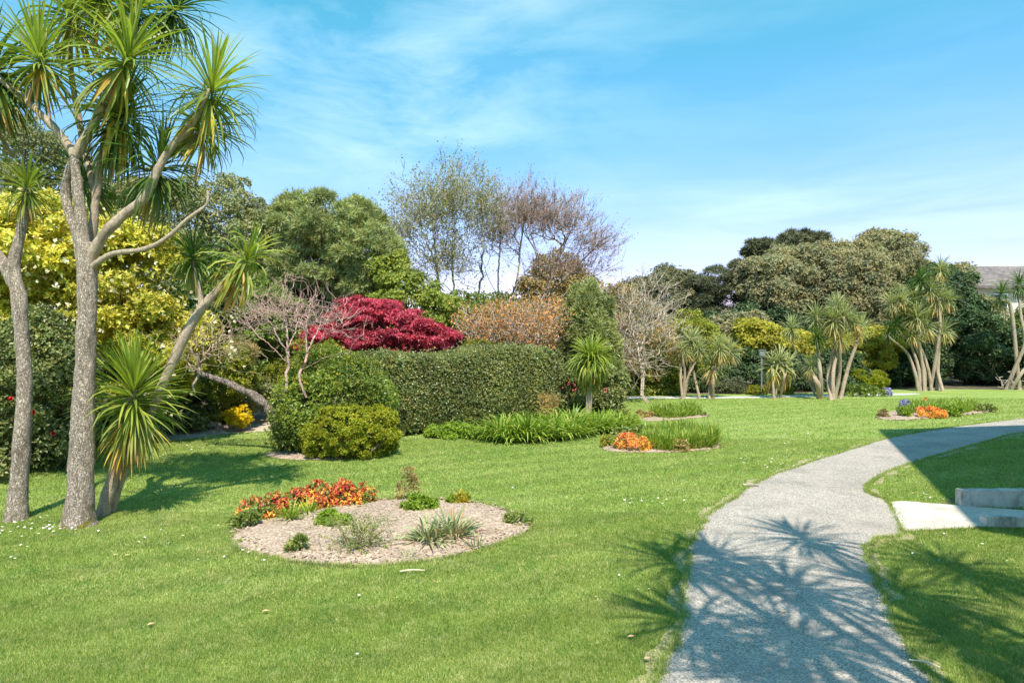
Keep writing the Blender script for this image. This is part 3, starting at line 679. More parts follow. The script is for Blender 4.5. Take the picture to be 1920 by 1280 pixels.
# big multi-headed cordyline, left foreground
D = 7.42; base = G(145, 985); base[2] = 0
t = thing('cordyline_tree', 'tall cordyline with thick grey trunk, many leafy heads and one bare broken branch', 'tree', base)
tr = pl([(146, 1000), (147, 975), (150, 930), (155, 800), (160, 680), (163, 580), (162, 500), (161, 455)], D)
part('trunk', limb(tr, [.25, .168, .134, .118, .102, .094, .094, .07], 26, 90, .06, 1, ring=.02), M['trunk'], t, base, True)
BR = [([(161, 520), (155, 450), (150, 390), (143, 330), (140, 288)], [.10, .085, .075, .065, .06], 0),
      ([(155, 500, .05), (143, 440, .08), (126, 385, .1), (124, 345, .1), (137, 300, .05), (143, 285)], [.07, .065, .06, .058, .055, .05], 0),
      ([(141, 292), (120, 262), (95, 232), (55, 195), (20, 165), (-15, 135)], [.065, .052, .05, .045, .042, .04], 0),
      ([(50, 192), (58, 170), (72, 145), (76, 118), (73, 96)], [.035, .03, .028, .026, .024], 0),
      ([(141, 292), (158, 262), (172, 238), (195, 195), (215, 160), (228, 128), (240, 100)], [.07, .062, .058, .052, .046, .04, .03], 0),
      ([(168, 470), (175, 420), (180, 370), (190, 300), (205, 240), (222, 212)], [.07, .058, .055, .05, .045, .035], .25),
      ([(158, 530, .05), (168, 490, .05), (195, 440), (230, 405), (272, 370), (295, 320), (322, 275), (352, 245), (375, 205), (392, 168)], [.07, .08, .07, .064, .06, .054, .05, .044, .036, .026], -.05),
      ([(340, 290, .1), (362, 262, .15), (382, 232, .15), (390, 215, .15)], [.04, .034, .03, .026], 0),
      ([(158, 520, .1), (166, 507, .08), (190, 487, .02), (215, 475), (255, 470), (285, 462), (320, 440), (350, 412), (372, 396), (388, 382), (390, 358)], [.05, .048, .042, .037, .036, .034, .03, .026, .024, .022, .020, .018], -.08),
      ([(180, 370, .25), (155, 260, .35), (140, 180, .4), (130, 100, .4), (135, 20, .4)], [.05, .045, .04, .036, .03], 0),
      ([(228, 140), (250, 90, .1), (254, 45, .15), (256, 10, .2)], [.035, .032, .03, .026], 0),
      ([(270, 372, .05), (286, 345, .1), (296, 315, .15), (300, 300, .15)], [.04, .034, .03, .026], 0)]
for i, (pts, rad, dd) in enumerate(BR):
    P = pl([(p[0], p[1], (p[2] if len(p) > 2 else 0)+dd) for p in pts], D)
    part('branch', limb(P, [q*.8 for q in rad], 12, 9*len(pts), .07, i*3.1), M['branch'] if i not in (0, 1) else M['trunk'], t, base, True, 'bare broken branch without leaves' if i == 8 else None)
for (px, py, dd, kind, s, tx) in ((72, 98, 0, 0, .95, -.3), (242, 98, -.1, 1, 1.1, .5), (398, 160, 0, 2, 1.0, .3), (388, 232, .2, 0, .82, .3), (225, 212, .25, 'd', 1.05, .3), (300, 305, .2, 'd', 1.0, .3),
                                  (135, 15, .4, 1, 1.0, -.1), (257, 5, .2, 2, 1.05, .4), (-15, 132, .1, 'd', 1.0, -.5), (330, 10, .5, 'd', .9, .4), (190, -30, .3, 0, 1.0, .0), (160, 330, .7, 'd', .7, -.5)):
    me = random.choice(H_deep) if kind == 'd' else H_near[kind]
    put_head(t, base, me, W(px, py, D+dd), (tx, random.uniform(-.4, .3)), s*.92, .8)
put_head(t, base, H_drop, W(228, 205, D+.2), None, .9)

# left cordyline
D = 7.66; base = G(32, 974)
t = thing('cordyline_tree', 'slimmer grey trunked cordyline forking low at the far left edge', 'tree', base)
part('trunk', limb(pl([(28, 990), (31, 965), (36, 900), (44, 780), (46, 700), (40, 620), (36, 560), (30, 528)], D), [.18, .118, .092, .082, .076, .072, .08, .06], 22, 80, .06, 5, ring=.02), M['trunk'], t, base, True)
part('branch', limb(pl([(33, 545), (26, 500), (34, 455), (45, 410), (50, 370), (50, 350)], D), [.075, .06, .052, .045, .04, .03], 12, 50, .07, 2), M['trunk'], t, base, True)
part('branch', limb(pl([(28, 535), (14, 508), (-2, 480), (-40, 430), (-70, 380)], D), [.07, .06, .055, .05, .045], 12, 40, .07, 8), M['trunk'], t, base, True)
part('branch', limb(pl([(-70, 380), (-60, 250), (-30, 180), (-20, 120)], D), [.05, .045, .04, .03], 12, 40, .07, 8), M['branch'], t, base, True)
part('branch', limb(pl([(-66, 300, .1), (-30, 235, .2), (0, 255, .3), (22, 292, .4)][::-1], D), [.02, .025, .03, .035], 10, 30, .07, 8), M['branch'], t, base, True)
put_head(t, base, H_near[1], W(50, 345, D), (0, -.1), .55, .5)
put_head(t, base, H_deep[0], W(-18, 120, D), (-.3, 0), .9); put_head(t, base, H_near[0], W(-70, 200, D), (-.3, 0), .9)

# young cordyline with leafy skirt
D = 7.85; base = G(190, 966)
t = thing('cordyline_tree', 'short young cordyline with one large spiky head over a leaning brown skirted stem', 'tree', base)
part('trunk', limb(pl([(188, 985), (193, 960), (205, 915), (222, 860), (235, 810), (246, 760), (250, 730)], D), [.10, .078, .066, .062, .07, .06, .04], 18, 60, .08, 9), M['branch'], t, base, True)
put_head(t, base, H_young, W(251, 722, D), (.1, -.1), 1.0, .3)
n = 60; az_ = rng.uniform(0, 2*PI, n); tt = rng.uniform(0, 1, n)
P = np.array([W(*((np.array([246, 740])*(1-q)+np.array([224, 850])*q)), D) for q in tt]); P += np.stack([np.cos(az_), np.sin(az_), 0*az_], 1)*.045
sk = strap_leaves(P, az_, np.full(n, -1.15), rng.uniform(.18, .38, n), np.full(n, .032), np.full(n, .6), rng.uniform(.84, 1, n), 4, True)
part('dead_leaves', sk, M['strap'], t, base, label='brown dead leaves hanging round the stem', kind='stuff')

# leaning forked cordyline
D = 8.0; base = G(206, 958)
t = thing('cordyline_tree', 'thin cordyline leaning right and forking into two small heads behind the young one', 'tree', base)
part('trunk', limb(pl([(204, 968), (210, 950), (226, 900), (250, 845), (283, 775), (305, 720), (330, 665), (352, 620), (375, 583), (385, 568)], D), [.07, .056, .05, .048, .048, .052, .057, .056, .054, .045], 14, 80, .06, 3), M['branch'], t, base, True)
part('branch', limb(pl([(380, 575), (405, 548), (430, 520), (455, 492)], D), [.052, .046, .042, .032], 12, 30, .06, 4), M['branch'], t, base, True)
part('branch', limb(pl([(378, 575), (375, 545), (366, 515), (363, 490)], D), [.04, .032, .027, .024], 12, 30, .06, 6), M['branch'], t, base, True)
put_head(t, base, H_deep[1], W(362, 476, D), (-.05, 0), .58, .5)
put_head(t, base, H_drop, W(464, 478, D), (.6, -.2), .86, .9)

# cordylines standing behind the viewpoint: only their shadows reach the picture
for (bx, by, heads, lab) in ((3.1, .1, [(2.4, 2.95, 5.2), (1.95, 2.85, 5.1), (2.8, 2.1, 5.3), (2.4, 1.2, 5.2), (1.75, 1.5, 5.1), (3.5, 3.3, 5.6), (2.0, .5, 5.4)], 'many headed cordyline overhanging the near end of the path'),
                             (4.7, .3, [(3.6, 2.1, 5.2), (3.5, 1.1, 5.3), (4.4, 2.6, 5.2), (4.9, 1.6, 5.3), (4.1, .2, 5.6)], 'cordyline beside the cream house overhanging the near grass'),
                             (-5.4, -1.2, [(-4.5, 1.3, 5.2), (-5.4, .8, 5.5), (-6.0, 0.2, 5.0)], 'cordyline standing behind the left side of the lawn')):
    b = np.array([bx, by, 0.]); t = thing('cordyline_tree', lab, 'tree', b)
    fk = b+np.array([0, .1, 2.6])
    part('trunk', limb([b-[0, 0, .05], b+[0, 0, .3], b+[.03, .05, 1.4], fk], [.19, .14, .12, .11], 16, 40, .06, 3), M['trunk'], t, b, True)
    for i, h in enumerate(heads):
        h = np.array(h); mid = fk*.45+h*.55+np.array([0, 0, -.25])
        part('branch', limb([fk-[0, 0, .15], fk*.75+h*.25, mid, h], [.075, .06, .05, .035], 10, 24, .06, i), M['branch'], t, b, True)
        put_head(t, b, H_near[i % 3], h, (h-fk)/3, 1.05, .6)

# cordyline with round head in front of the camellia
D = 16.4; base = G(1102, 796)
t = thing('cordyline_tree', 'single stemmed cordyline with one dense round head beside the clipped hedge', 'tree', base)
part('trunk', limb(pl([(1101, 800), (1102, 790), (1104, 760), (1106, 720), (1107, 695)], D), [.10, .085, .075, .07, .06], 12, 24, .06, 3), M['branch'], t, base, True)
part('branch', limb(pl([(1107, 722), (1113, 710), (1117, 695)], D), [.035, .03, .025], 8, 12, .06, 3), M['branch'], t, base, True)
put_head(t, base, H_round, W(1107, 672, D), None, .92); put_head(t, base, H_round, W(1118, 676, D-.1), None, .6)

# far cordylines: name, depth, stems [(px,py)...], heads [(px,py,scale,kind)]
def far_cordyline(label, bpx, d, stems, heads, r=.075, group='cordylines along the far path'):
    base = np.array([(bpx-960)/F*d, d, 0.]); t = thing('cordyline_tree', label, 'tree', base, group)
    r *= .72
    for i, s in enumerate(stems):
        hd = min(heads, key=lambda h: math.hypot(h[0]-s[-1][0], h[1]-s[-1][1])); s = s[:-1]+[((s[-1][0]+hd[0]*2)/3, max(s[-1][1], hd[1]+14)), (hd[0], hd[1]+4)]
        pts = [np.array([(s[0][0]-960)/F*d, d+random.uniform(-.3, .3), -.05])]+pl([(p[0], p[1], random.uniform(-.25, .25)) for p in s[1:]], d)
        n = len(pts); rr = [r*1.5]+list(np.linspace(r*1.05, r*.42, n-1))
        pts.insert(1, pts[0]*.85+pts[1]*.15); rr.insert(1, r*1.1)
        part('trunk', limb(pts, rr, 9, 7*n, .07, i), M['branch'], t, base, True)
    for (px, py, s, k) in heads:
        me = random.choice(H_far) if k == 'f' else (H_gold[0] if k == 'g' else random.choice(H_deep))
        put_head(t, base, me, W(px, py, d+random.uniform(-.25, .25)), (random.gauss(0, .3), random.gauss(-.1, .3)), s, .6)
far_cordyline('cordyline with a slanting thin stem and pale heads before the gold green conifer', 1288, 24.0,
              [[(1281, 745), (1284, 700), (1276, 655)], [(1285, 746), (1292, 700), (1300, 660), (1303, 640)], [(1281, 745), (1288, 712), (1298, 690), (1308, 668)], [(1312, 746), (1303, 710), (1296, 680), (1290, 655)], [(1279, 745), (1276, 705), (1275, 665)]],
              [(1297, 636, .85, 'f'), (1282, 655, .65, 'f'), (1310, 652, .6, 'f')], .06)
far_cordyline('twin stemmed cordyline with low full head right of the gold green conifer', 1335, 23.9,
              [[(1329, 746), (1331, 722), (1334, 700)], [(1336, 746), (1338, 715), (1345, 670), (1350, 655)], [(1334, 745), (1342, 700), (1368, 660)]],
              [(1337, 682, .95, 'f'), (1350, 648, .85, 'f'), (1369, 655, .75, 'f')], .065)
far_cordyline('three headed cordyline with yellowing skirts between the two clipped balls', 1455, 24.0,
              [[(1449, 746), (1449, 715), (1449, 690)], [(1459, 746), (1461, 710), (1462, 680)], [(1468, 735), (1471, 705), (1473, 685)]],
              [(1449, 680, .95, 'g'), (1462, 672, .95, 'g'), (1476, 682, .95, 'g')], .055)
far_cordyline('leaning cordyline with thin crooked stems left of the pale clump', 1500, 25.2,
              [[(1530, 742), (1510, 700), (1492, 660), (1484, 620)], [(1535, 742), (1520, 705), (1508, 680)]],
              [(1484, 612, .8, 'f'), (1520, 690, .7, 'f')], .05)
far_cordyline('wide clump of pale stemmed cordylines with six heads in front of the grey oaks', 1550, 23.7,
              [[(1542, 748), (1530, 715), (1522, 700)], [(1545, 748), (1538, 700), (1532, 640), (1530, 600)], [(1551, 749), (1553, 700), (1564, 650), (1565, 600)], [(1557, 748), (1562, 700), (1572, 650), (1580, 610)], [(1571, 744), (1574, 700), (1578, 650)], [(1577, 744), (1590, 690), (1604, 650), (1610, 625)], [(1540, 748), (1535, 720), (1528, 670)]],
              [(1530, 592, .85, 'f'), (1563, 594, 1.0, 'f'), (1583, 590, .9, 'f'), (1612, 612, .85, 'f'), (1574, 630, .75, 'f'), (1533, 628, .75, 'd'), (1521, 684, .6, 'f'), (1570, 572, .8, 'f'), (1600, 600, .7, 'f')], .085)
far_cordyline('largest clump of tall cordylines with stout arching stems on the right lawn', 1740, 27.6,
              [[(1722, 736), (1716, 700), (1700, 660), (1672, 620)], [(1724, 736), (1722, 690), (1705, 640), (1688, 600)], [(1732, 737), (1730, 690), (1722, 640), (1716, 610)], [(1733, 737), (1729, 680), (1716, 640), (1730, 600)], [(1748, 738), (1742, 700), (1730, 660), (1725, 620)], [(1750, 739), (1753, 680), (1763, 610), (1764, 570)], [(1763, 737), (1757, 690), (1756, 640), (1772, 590)], [(1764, 590), (1764, 540), (1763, 515)], [(1738, 738), (1732, 690), (1722, 630)]],
              [(1672, 566, .85, 'f'), (1690, 556, .9, 'f'), (1698, 588, 1.0, 'd'), (1720, 590, 1.0, 'f'), (1735, 606, 1.0, 'f'), (1680, 610, .85, 'd'), (1757, 556, 1.05, 'f'), (1778, 560, .8, 'f'), (1727, 522, .9, 'd'), (1764, 502, .8, 'f'), (1745, 540, .8, 'f'), (1715, 560, .9, 'f'), (1770, 616, .85, 'f'), (1668, 620, .7, 'd'), (1710, 622, .8, 'f')], .085)
far_cordyline('cordyline with two dark heads in front of the slate roofed house', 1893, 28.2,
              [[(1893, 731), (1903, 690), (1922, 640), (1914, 590), (1911, 545)], [(1897, 731), (1915, 700), (1938, 670), (1950, 600)], [(1914, 600), (1896, 580), (1880, 555)]],
              [(1911, 530, .95, 'd'), (1878, 548, .95, 'd'), (1938, 560, .9, 'd'), (1955, 590, .9, 'd')], .10)

# ------------------------------------------------------------------ shrubs and trees
def ell(px, py, d, rx, ry, dep): 
    c = W(px, py, d); return (c[0], c[1], c[2], rx/F*d, dep, ry/F*d)
def foliage_geo(ells, n, L, Wd, lobes, lr, m=4, spread=1.0, **kw):
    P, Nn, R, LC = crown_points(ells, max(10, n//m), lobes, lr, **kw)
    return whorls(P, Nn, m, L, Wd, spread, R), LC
def shrub(name, label, ells, n, L, Wd, mat, lobes, lr, m=4, spread=1.0, cat_='shrub', stems=0, stem_mat=None, group=None, **kw):
    E = [ell(*e) for e in ells]; g, LC = foliage_geo(E, n, L, Wd, lobes, lr, m, spread, **kw)
    b = np.array([np.mean([e[0] for e in E]), np.mean([e[1] for e in E]), 0.])
    if not stems: return solo(name, g, M[mat], label, cat_, b, group)
    t = thing(name, label, cat_, b, group); part('foliage', g, M[mat], t, b)
    idx = rng.choice(len(LC), min(stems, len(LC)), False); A, par, r, tip = skeleton(b, LC[idx], .3, .012)
    part('stems', skel_geo(A, par, r), stem_mat or M['limb'], t, b); return t
def tree(name, label, ells, n, L, Wd, mat, lobes, lr, trunk=None, limbs=60, bmat='limb', rt=.02, m=4, spread=1.0, group=None, power=2.2, wlen=.4, cat_='tree', extra=None, **kw):
    E = [ell(*e) for e in ells]; g, LC = foliage_geo(E, n, L, Wd, lobes, lr, m, spread, **kw)
    tp = [np.array(p) for p in trunk]; b = np.array([tp[0][0], tp[0][1], 0.]); t = thing(name, label, cat_, b, group)
    idx = rng.choice(len(LC), min(limbs, len(LC)), False); A, par, r, tip = skeleton(b-[0, 0, .05], LC[idx], wlen, rt, power, trunk=tp[1:])
    part('trunk', skel_geo(A, par, r, 6, .05), M[bmat], t, b); part('crown', g, M[mat], t, b)
    if extra: extra(t, b, E)
    return t
def tpts(d, *pp): return [W(p[0], p[1], d) if len(p) == 2 else W(*p) for p in pp]

def bare_tree(name, label, ells, npts, trunks, mat, rtip=.006, wlen=.35, power=2.3, leafmat=None, nleaf=0, Ll=.06, Wl=.04, k=3, kink=.12, group=None, shell=0.0, low=None, limbs=(), tipn=0, tipl=.3, up=.3):
    E = np.array([ell(*e) for e in ells]); w = E[:, 3]*E[:, 4]*E[:, 5]; w = w/w.sum()
    b = np.array([trunks[0][0][0], trunks[0][0][1], 0.]); t = thing(name, label, 'tree', b, group)
    ii = rng.choice(len(E), npts, p=w); dd = nrm(rng.normal(0, 1, (npts, 3)))
    if low is not None: dd[:, 2] = np.where(dd[:, 2] < low, -dd[:, 2]*.5, dd[:, 2])
    P = E[ii, :3]+dd*E[ii, 3:]*((rng.uniform(shell, 1, (npts, 1))**(1/2.2)*rng.normal(1, .17, (npts, 1))))
    P = P[P[:, 2] > .3]
    tg = []; tips = []
    tops = np.array([tr[-1] for tr in trunks]); near = np.argmin(np.linalg.norm((P[:, None]-tops[None])[:, :, :2], axis=2)+rng.normal(0, .2, (len(P), len(tops))), axis=1)
    for i, tr in enumerate(trunks):
        q = P[near == i]
        A, par, r, tip = skeleton(tr[0], q, wlen, rtip, power, trunk=tr[1:], limbs=[lb for lb in limbs if lb[0] == i and True and len(lb) > 1 for lb in [lb[1]]])
        g = skel_geo(A, par, r, k, kink); tg.append(g); tips.append(A[len(tr):])
        if tipn:
            ti = np.nonzero(tip)[0]; ti = ti[par[ti] > 0]; ti = np.repeat(ti, tipn); dr = nrm(nrm(A[ti]-A[par[ti]])+nrm(A[ti]-tr[-1])*.6+rng.normal(0, .33, (len(ti), 3))+[0, 0, up])
            e = A[ti]+dr*(tipl*rng.uniform(.4, 1.2, (len(ti), 1))); tg.append(tubes(A[ti], e, np.full(len(ti), rtip), np.full(len(ti), rtip*.45), 3)); tips.append(e)
    part('trunk', cat(tg), M[mat], t, b)
    if leafmat:
        T = np.concatenate(tips); q = T[rng.integers(0, len(T), nleaf)]+rng.normal(0, .12, (nleaf, 3))
        part('crown', leaves(q, nrm(rng.normal(0, 1, (nleaf, 3))), nrm(rng.normal(0, 1, (nleaf, 3))), rng.uniform(.6, 1.2, nleaf)*Ll, rng.uniform(.6, 1.2, nleaf)*Wl, rng.uniform(0, 1, nleaf)), M[leafmat], t, b)
    return t

def blooms(t, b, P, mat, size, m=7, name='flower'):
    """single flowers as parts, sharing one mesh"""
    c = np.zeros((3, 3)); nn = nrm(np.array([[0, 0, 1.], [.2, 0, 1], [0, .2, 1]]))
    g = whorls(c, nn, m, size/2, size/2.2, 1.0, np.full(3, .5)); me = make_mesh(name, g[0], g[1], g[2], [M[mat]])
    for p in P:
        o = link(name, me, t, Vector(p)-Vector(b)); o.rotation_euler = (random.uniform(.6, 1.6), random.uniform(-.5, .5), random.uniform(-.8, .8)); s = random.uniform(.75, 1.2); o.scale = (s,)*3

# --- left side
t = shrub('camellia_bush', 'tall dark camellia hedge with a few red flowers at the left edge', [(35, 740, 10.6, 110, 150, 1.2), (-120, 730, 10.6, 120, 155, 1.2), (70, 700, 10.8, 75, 110, 1.0), (60, 830, 10.5, 85, 60, 1.0)], 95000, .058, .034, 'camellia', 150, .25, 4, stems=20)
b = np.array(t.location)
blooms(t, b, [W(px, py, d) for px, py, d in ((20, 748, 9.5), (64, 772, 9.5), (100, 812, 9.6))], 'red', .085)
t = shrub('camellia_bush', 'dark bush with bright red blooms behind the young cordyline', [(200, 790, 13.5, 75, 60, .9), (280, 800, 14.5, 70, 45, .8)], 16000, .08, .045, 'camellia', 45, .28, 4, stems=10)
blooms(t, np.array(t.location), [W(px, py, d) for px, py, d in ((171, 755, 12.6), (175, 764, 12.6), (168, 772, 12.6), (182, 760, 12.6), (214, 762, 12.7), (236, 790, 12.7))], 'red', .12)
def mag_extra(t, b, E):
    P, Nn, R, LC = crown_points(E, 900, 160, .45, shell=.05, flat=.6, inner=0)
    P = P+Nn*.06; part('blossoms', whorls(P, Nn, 5, .07, .05, .8, R), M['white'], t, b, kind='stuff')
tree('magnolia_tree', 'large yellow leaved shrub tree with white blossoms behind the tall cordyline',
     [(90, 470, 13.5, 150, 100, 1.6), (230, 500, 13.5, 110, 80, 1.5), (-60, 460, 13.8, 120, 105, 1.5), (290, 610, 13.2, 75, 55, 1.1), (200, 600, 13.5, 110, 60, 1.3), (330, 650, 13.4, 55, 50, .8), (100, 590, 13.7, 120, 60, 1.3), (240, 720, 13.5, 90, 55, 1.0)],
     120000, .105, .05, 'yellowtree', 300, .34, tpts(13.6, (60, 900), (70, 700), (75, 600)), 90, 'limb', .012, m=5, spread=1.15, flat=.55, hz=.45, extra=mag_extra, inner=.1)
tree('holm_oak', 'grey green evergreen oak behind the tall cordyline at far left', [(60, 330, 25, 85, 100, 2.5), (-60, 380, 26, 120, 120, 2.5), (150, 400, 26, 90, 80, 2.2)], 90000, .11, .06, 'holm', 170, .42, tpts(25.5, (50, 740), (60, 560), (60, 450)), 60, 'limb', .03)
tree('holm_oak', 'broad domed grey green oak left of the pine', [(400, 440, 25, 115, 118, 2.6), (300, 420, 25.5, 80, 90, 2.3), (470, 470, 25, 60, 90, 2.0), (390, 560, 25, 120, 70, 2.3)], 140000, .105, .055, 'holm', 260, .36, tpts(25, (390, 740), (395, 600), (400, 500)), 80, 'limb', .03)
tree('pine_tree', 'spreading pine with dense tufted needles and reddish forked trunk', [(640, 430, 23.5, 80, 58, 1.9), (560, 430, 23.5, 48, 50, 1.4), (690, 480, 23.3, 55, 55, 1.7), (600, 500, 23.5, 75, 40, 1.7), (665, 530, 23.4, 55, 28, 1.5), (520, 540, 23.5, 45, 25, 1.3)],
     150000, .22, .024, 'pine', 230, .34, tpts(23.5, (600, 745), (602, 640), (590, 560), (600, 510)), 90, 'pinebark', .028, m=11, spread=.7, flat=.7, inner=.05)
tree('conifer', 'dark green evergreen mass under the pine', [(650, 590, 24.3, 90, 60, 1.6), (560, 620, 24, 90, 80, 1.6), (470, 650, 23, 90, 110, 1.6)], 45000, .13, .07, 'dark', 120, .45, tpts(24, (600, 745), (600, 650)), 40, 'limb', .03)
tree('cypress_tree', 'dark green layered cypress behind the bare pink twigged tree', [(420, 560, 18.5, 60, 95, 1.1), (500, 610, 18.5, 70, 75, 1.2), (440, 660, 18, 85, 80, 1.2)], 60000, .10, .045, 'mid', 150, .30, tpts(18.5, (450, 780), (450, 640)), 50, 'limb', .02, flat=.4, hz=.2)
tree('cypress_tree', 'dark laurel tree behind the yellow blossom shrub', [(340, 640, 17.5, 90, 110, 1.2), (230, 680, 17.5, 110, 110, 1.2), (100, 680, 17.5, 130, 110, 1.2), (-80, 680, 17.5, 140, 110, 1.2)], 45000, .11, .06, 'dark', 140, .38, tpts(17.5, (300, 790), (300, 650)), 40, 'limb', .02)
# bare small tree with two leaning stems
def LB(i, d, *pts): return (i, [W(p[0], p[1], d+(p[2] if len(p) > 2 else random.uniform(-.8, .8))) for p in pts])
bare_tree('bare_tree', 'small leafless tree of pinkish twigs before the red maple', [(535, 590, 12.1, 85, 72, .75), (600, 610, 12.0, 75, 62, .65), (490, 600, 12.2, 55, 60, .5)], 620,
          [tpts(12.1, (528, 830), (528, 795), (524, 770), (533, 735), (536, 700), (540, 670)), tpts(12.0, (575, 745), (563, 715), (566, 690), (576, 665))], 'pinktwig', .0030, .4, 2.4, kink=.08, low=-.45, tipn=3, tipl=.2,
          limbs=[LB(0, 12.1, (540, 670, 0), (538, 620, .1), (530, 560, 0), (535, 520, .1)), LB(0, 12.1, (540, 680, 0), (510, 650, -.2), (475, 620, -.3), (455, 580, -.3)), LB(0, 12.1, (541, 650, 0), (560, 600, .2), (570, 550, .2)), LB(0, 12.1, (538, 660, 0), (505, 600, .3), (490, 550, .3)),
                 LB(1, 12.0, (576, 665, 0), (575, 610, 0), (590, 550, 0)), LB(1, 12.0, (576, 668, 0), (610, 630, -.2), (650, 600, -.3)), LB(1, 12.0, (572, 690, 0), (610, 670, 0), (655, 660, .1)), LB(1, 12.0, (578, 655, 0), (605, 600, .3), (630, 560, .3))])
g0 = G(530, 812); b = np.array([g0[0]+.15, 12.3, 0])
t = thing('leaning_trunk', 'thick old weathered trunk leaning low to the left with a twiggy bare end', 'tree', b)
part('trunk', limb(pl([(532, 812), (524, 790), (508, 770), (490, 752), (462, 735), (430, 718), (398, 708), (376, 698), (370, 688)], 12.3), [.13, .11, .10, .085, .07, .06, .052, .046, .038], 14, 80, .2, 6), M['oldwood'], t, b, True)
q = np.array([W(random.gauss(395, 42), random.gauss(640, 26), 12.3+random.gauss(0, .35)) for _ in range(420)])
A, par, r, tip = skeleton(W(371, 690, 12.3), q, .45, .0045, 2.5, rmax=.04); part('branch', skel_geo(A, par, r, 3, .12), M['browntwig'], t, b)
part('branch', limb(pl([(374, 694), (372, 675), (374, 660)], 12.3), [.03, .022, .016], 7, 14, .1, 6), M['palewood'], t, b, True)
part('branch', limb(pl([(376, 698), (368, 712), (362, 724), (366, 738)], 12.4), [.03, .024, .02, .012], 7, 14, .1, 6), M['palewood'], t, b, True)
shrub('variegated_shrub', 'green and gold shrub with orange tints behind the leaning trunk', [(425, 700, 15.8, 50, 48, .8), (380, 730, 16, 60, 60, .9)], 24000, .06, .034, 'loose', 70, .2, 4)
shrub('golden_shrub', 'rounded yellow green shrub above the old trunk', [(447, 705, 15.4, 24, 36, .45)], 8000, .055, .032, 'yellowlow', 30, .12, 4)
shrub('brush_shrub', 'brown feathery brush shrub left of the bare tree', [(405, 665, 16.5, 75, 26, .7)], 16000, .09, .012, 'brown', 60, .2, 5, spread=.6)
shrub('grey_shrub', 'small grey green shrub between the yellow bush and the old trunk', [(487, 735, 17, 32, 32, .6)], 9000, .05, .03, 'holm', 30, .15, 4)
shrub('low_shrub', 'low dark planting above the rubble edging', [(330, 780, 16.1, 45, 24, .5), (275, 785, 16.2, 50, 28, .5), (395, 765, 16.4, 45, 30, .5), (180, 790, 16.2, 70, 34, .5)], 14000, .09, .04, 'dark', 50, .16, 4)
t = shrub('yellow_bush', 'small round bright yellow bush on a short stem beside the gravel strip', [(455, 776, 15.2, 17, 13, .22), (440, 779, 15.25, 15, 12, .22), (449, 786, 15.2, 14, 12, .2)], 6500, .045, .024, 'yellow', 34, .08, 4, stems=10, stem_mat=M['browntwig'])
shrub('golden_shrub', 'yellow green dome shrub behind the bare tree stems', [(560, 700, 15.2, 45, 52, .7), (610, 690, 15.0, 50, 42, .7)], 18000, .05, .03, 'yellowlow', 60, .18, 4)
# rubble edging
V, Fc = [], []
off = 0; geos = []
for k in range(60):
    px = 262+k*3.1; c = G(px, 812-(px-262)*.055)+np.array([random.uniform(-.03, .03), random.uniform(0, .12), random.choice([.04, .11])])
    s = np.array([random.uniform(.05, .11), .06, random.uniform(.03, .05)])
    P = np.array([[x, y, z] for x in (-1, 1) for y in (-1, 1) for z in (-1, 1)], float)*s*rng.uniform(.75, 1.15, (8, 3))+c
    geos.append((P, np.array([(0, 1, 3, 2), (4, 6, 7, 5), (0, 4, 5, 1), (2, 3, 7, 6), (0, 2, 6, 4), (1, 5, 7, 3)]), np.zeros(6)))
solo('stone_edging', cat(geos), M['stone'], 'low rubble stone edging along the gravel strip', 'edging', G(350, 806))
# loose shrub + round shrub
shrub('spreading_shrub', 'large loose dark green shrub with yellow tips left of the clipped hedge',
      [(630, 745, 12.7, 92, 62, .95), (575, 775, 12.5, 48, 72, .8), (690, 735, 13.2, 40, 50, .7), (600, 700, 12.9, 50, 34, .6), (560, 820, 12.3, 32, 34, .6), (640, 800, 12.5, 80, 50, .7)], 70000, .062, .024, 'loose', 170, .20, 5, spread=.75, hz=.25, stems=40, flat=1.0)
shrub('round_shrub', 'neat rounded bright green shrub standing on the lawn', [(660, 806, 12.0, 90, 55, .85), (690, 815, 12.0, 60, 44, .75), (620, 818, 11.95, 58, 42, .7)], 70000, .045, .016, 'round', 380, .055, 6, spread=.85, stems=30, hz=.3)
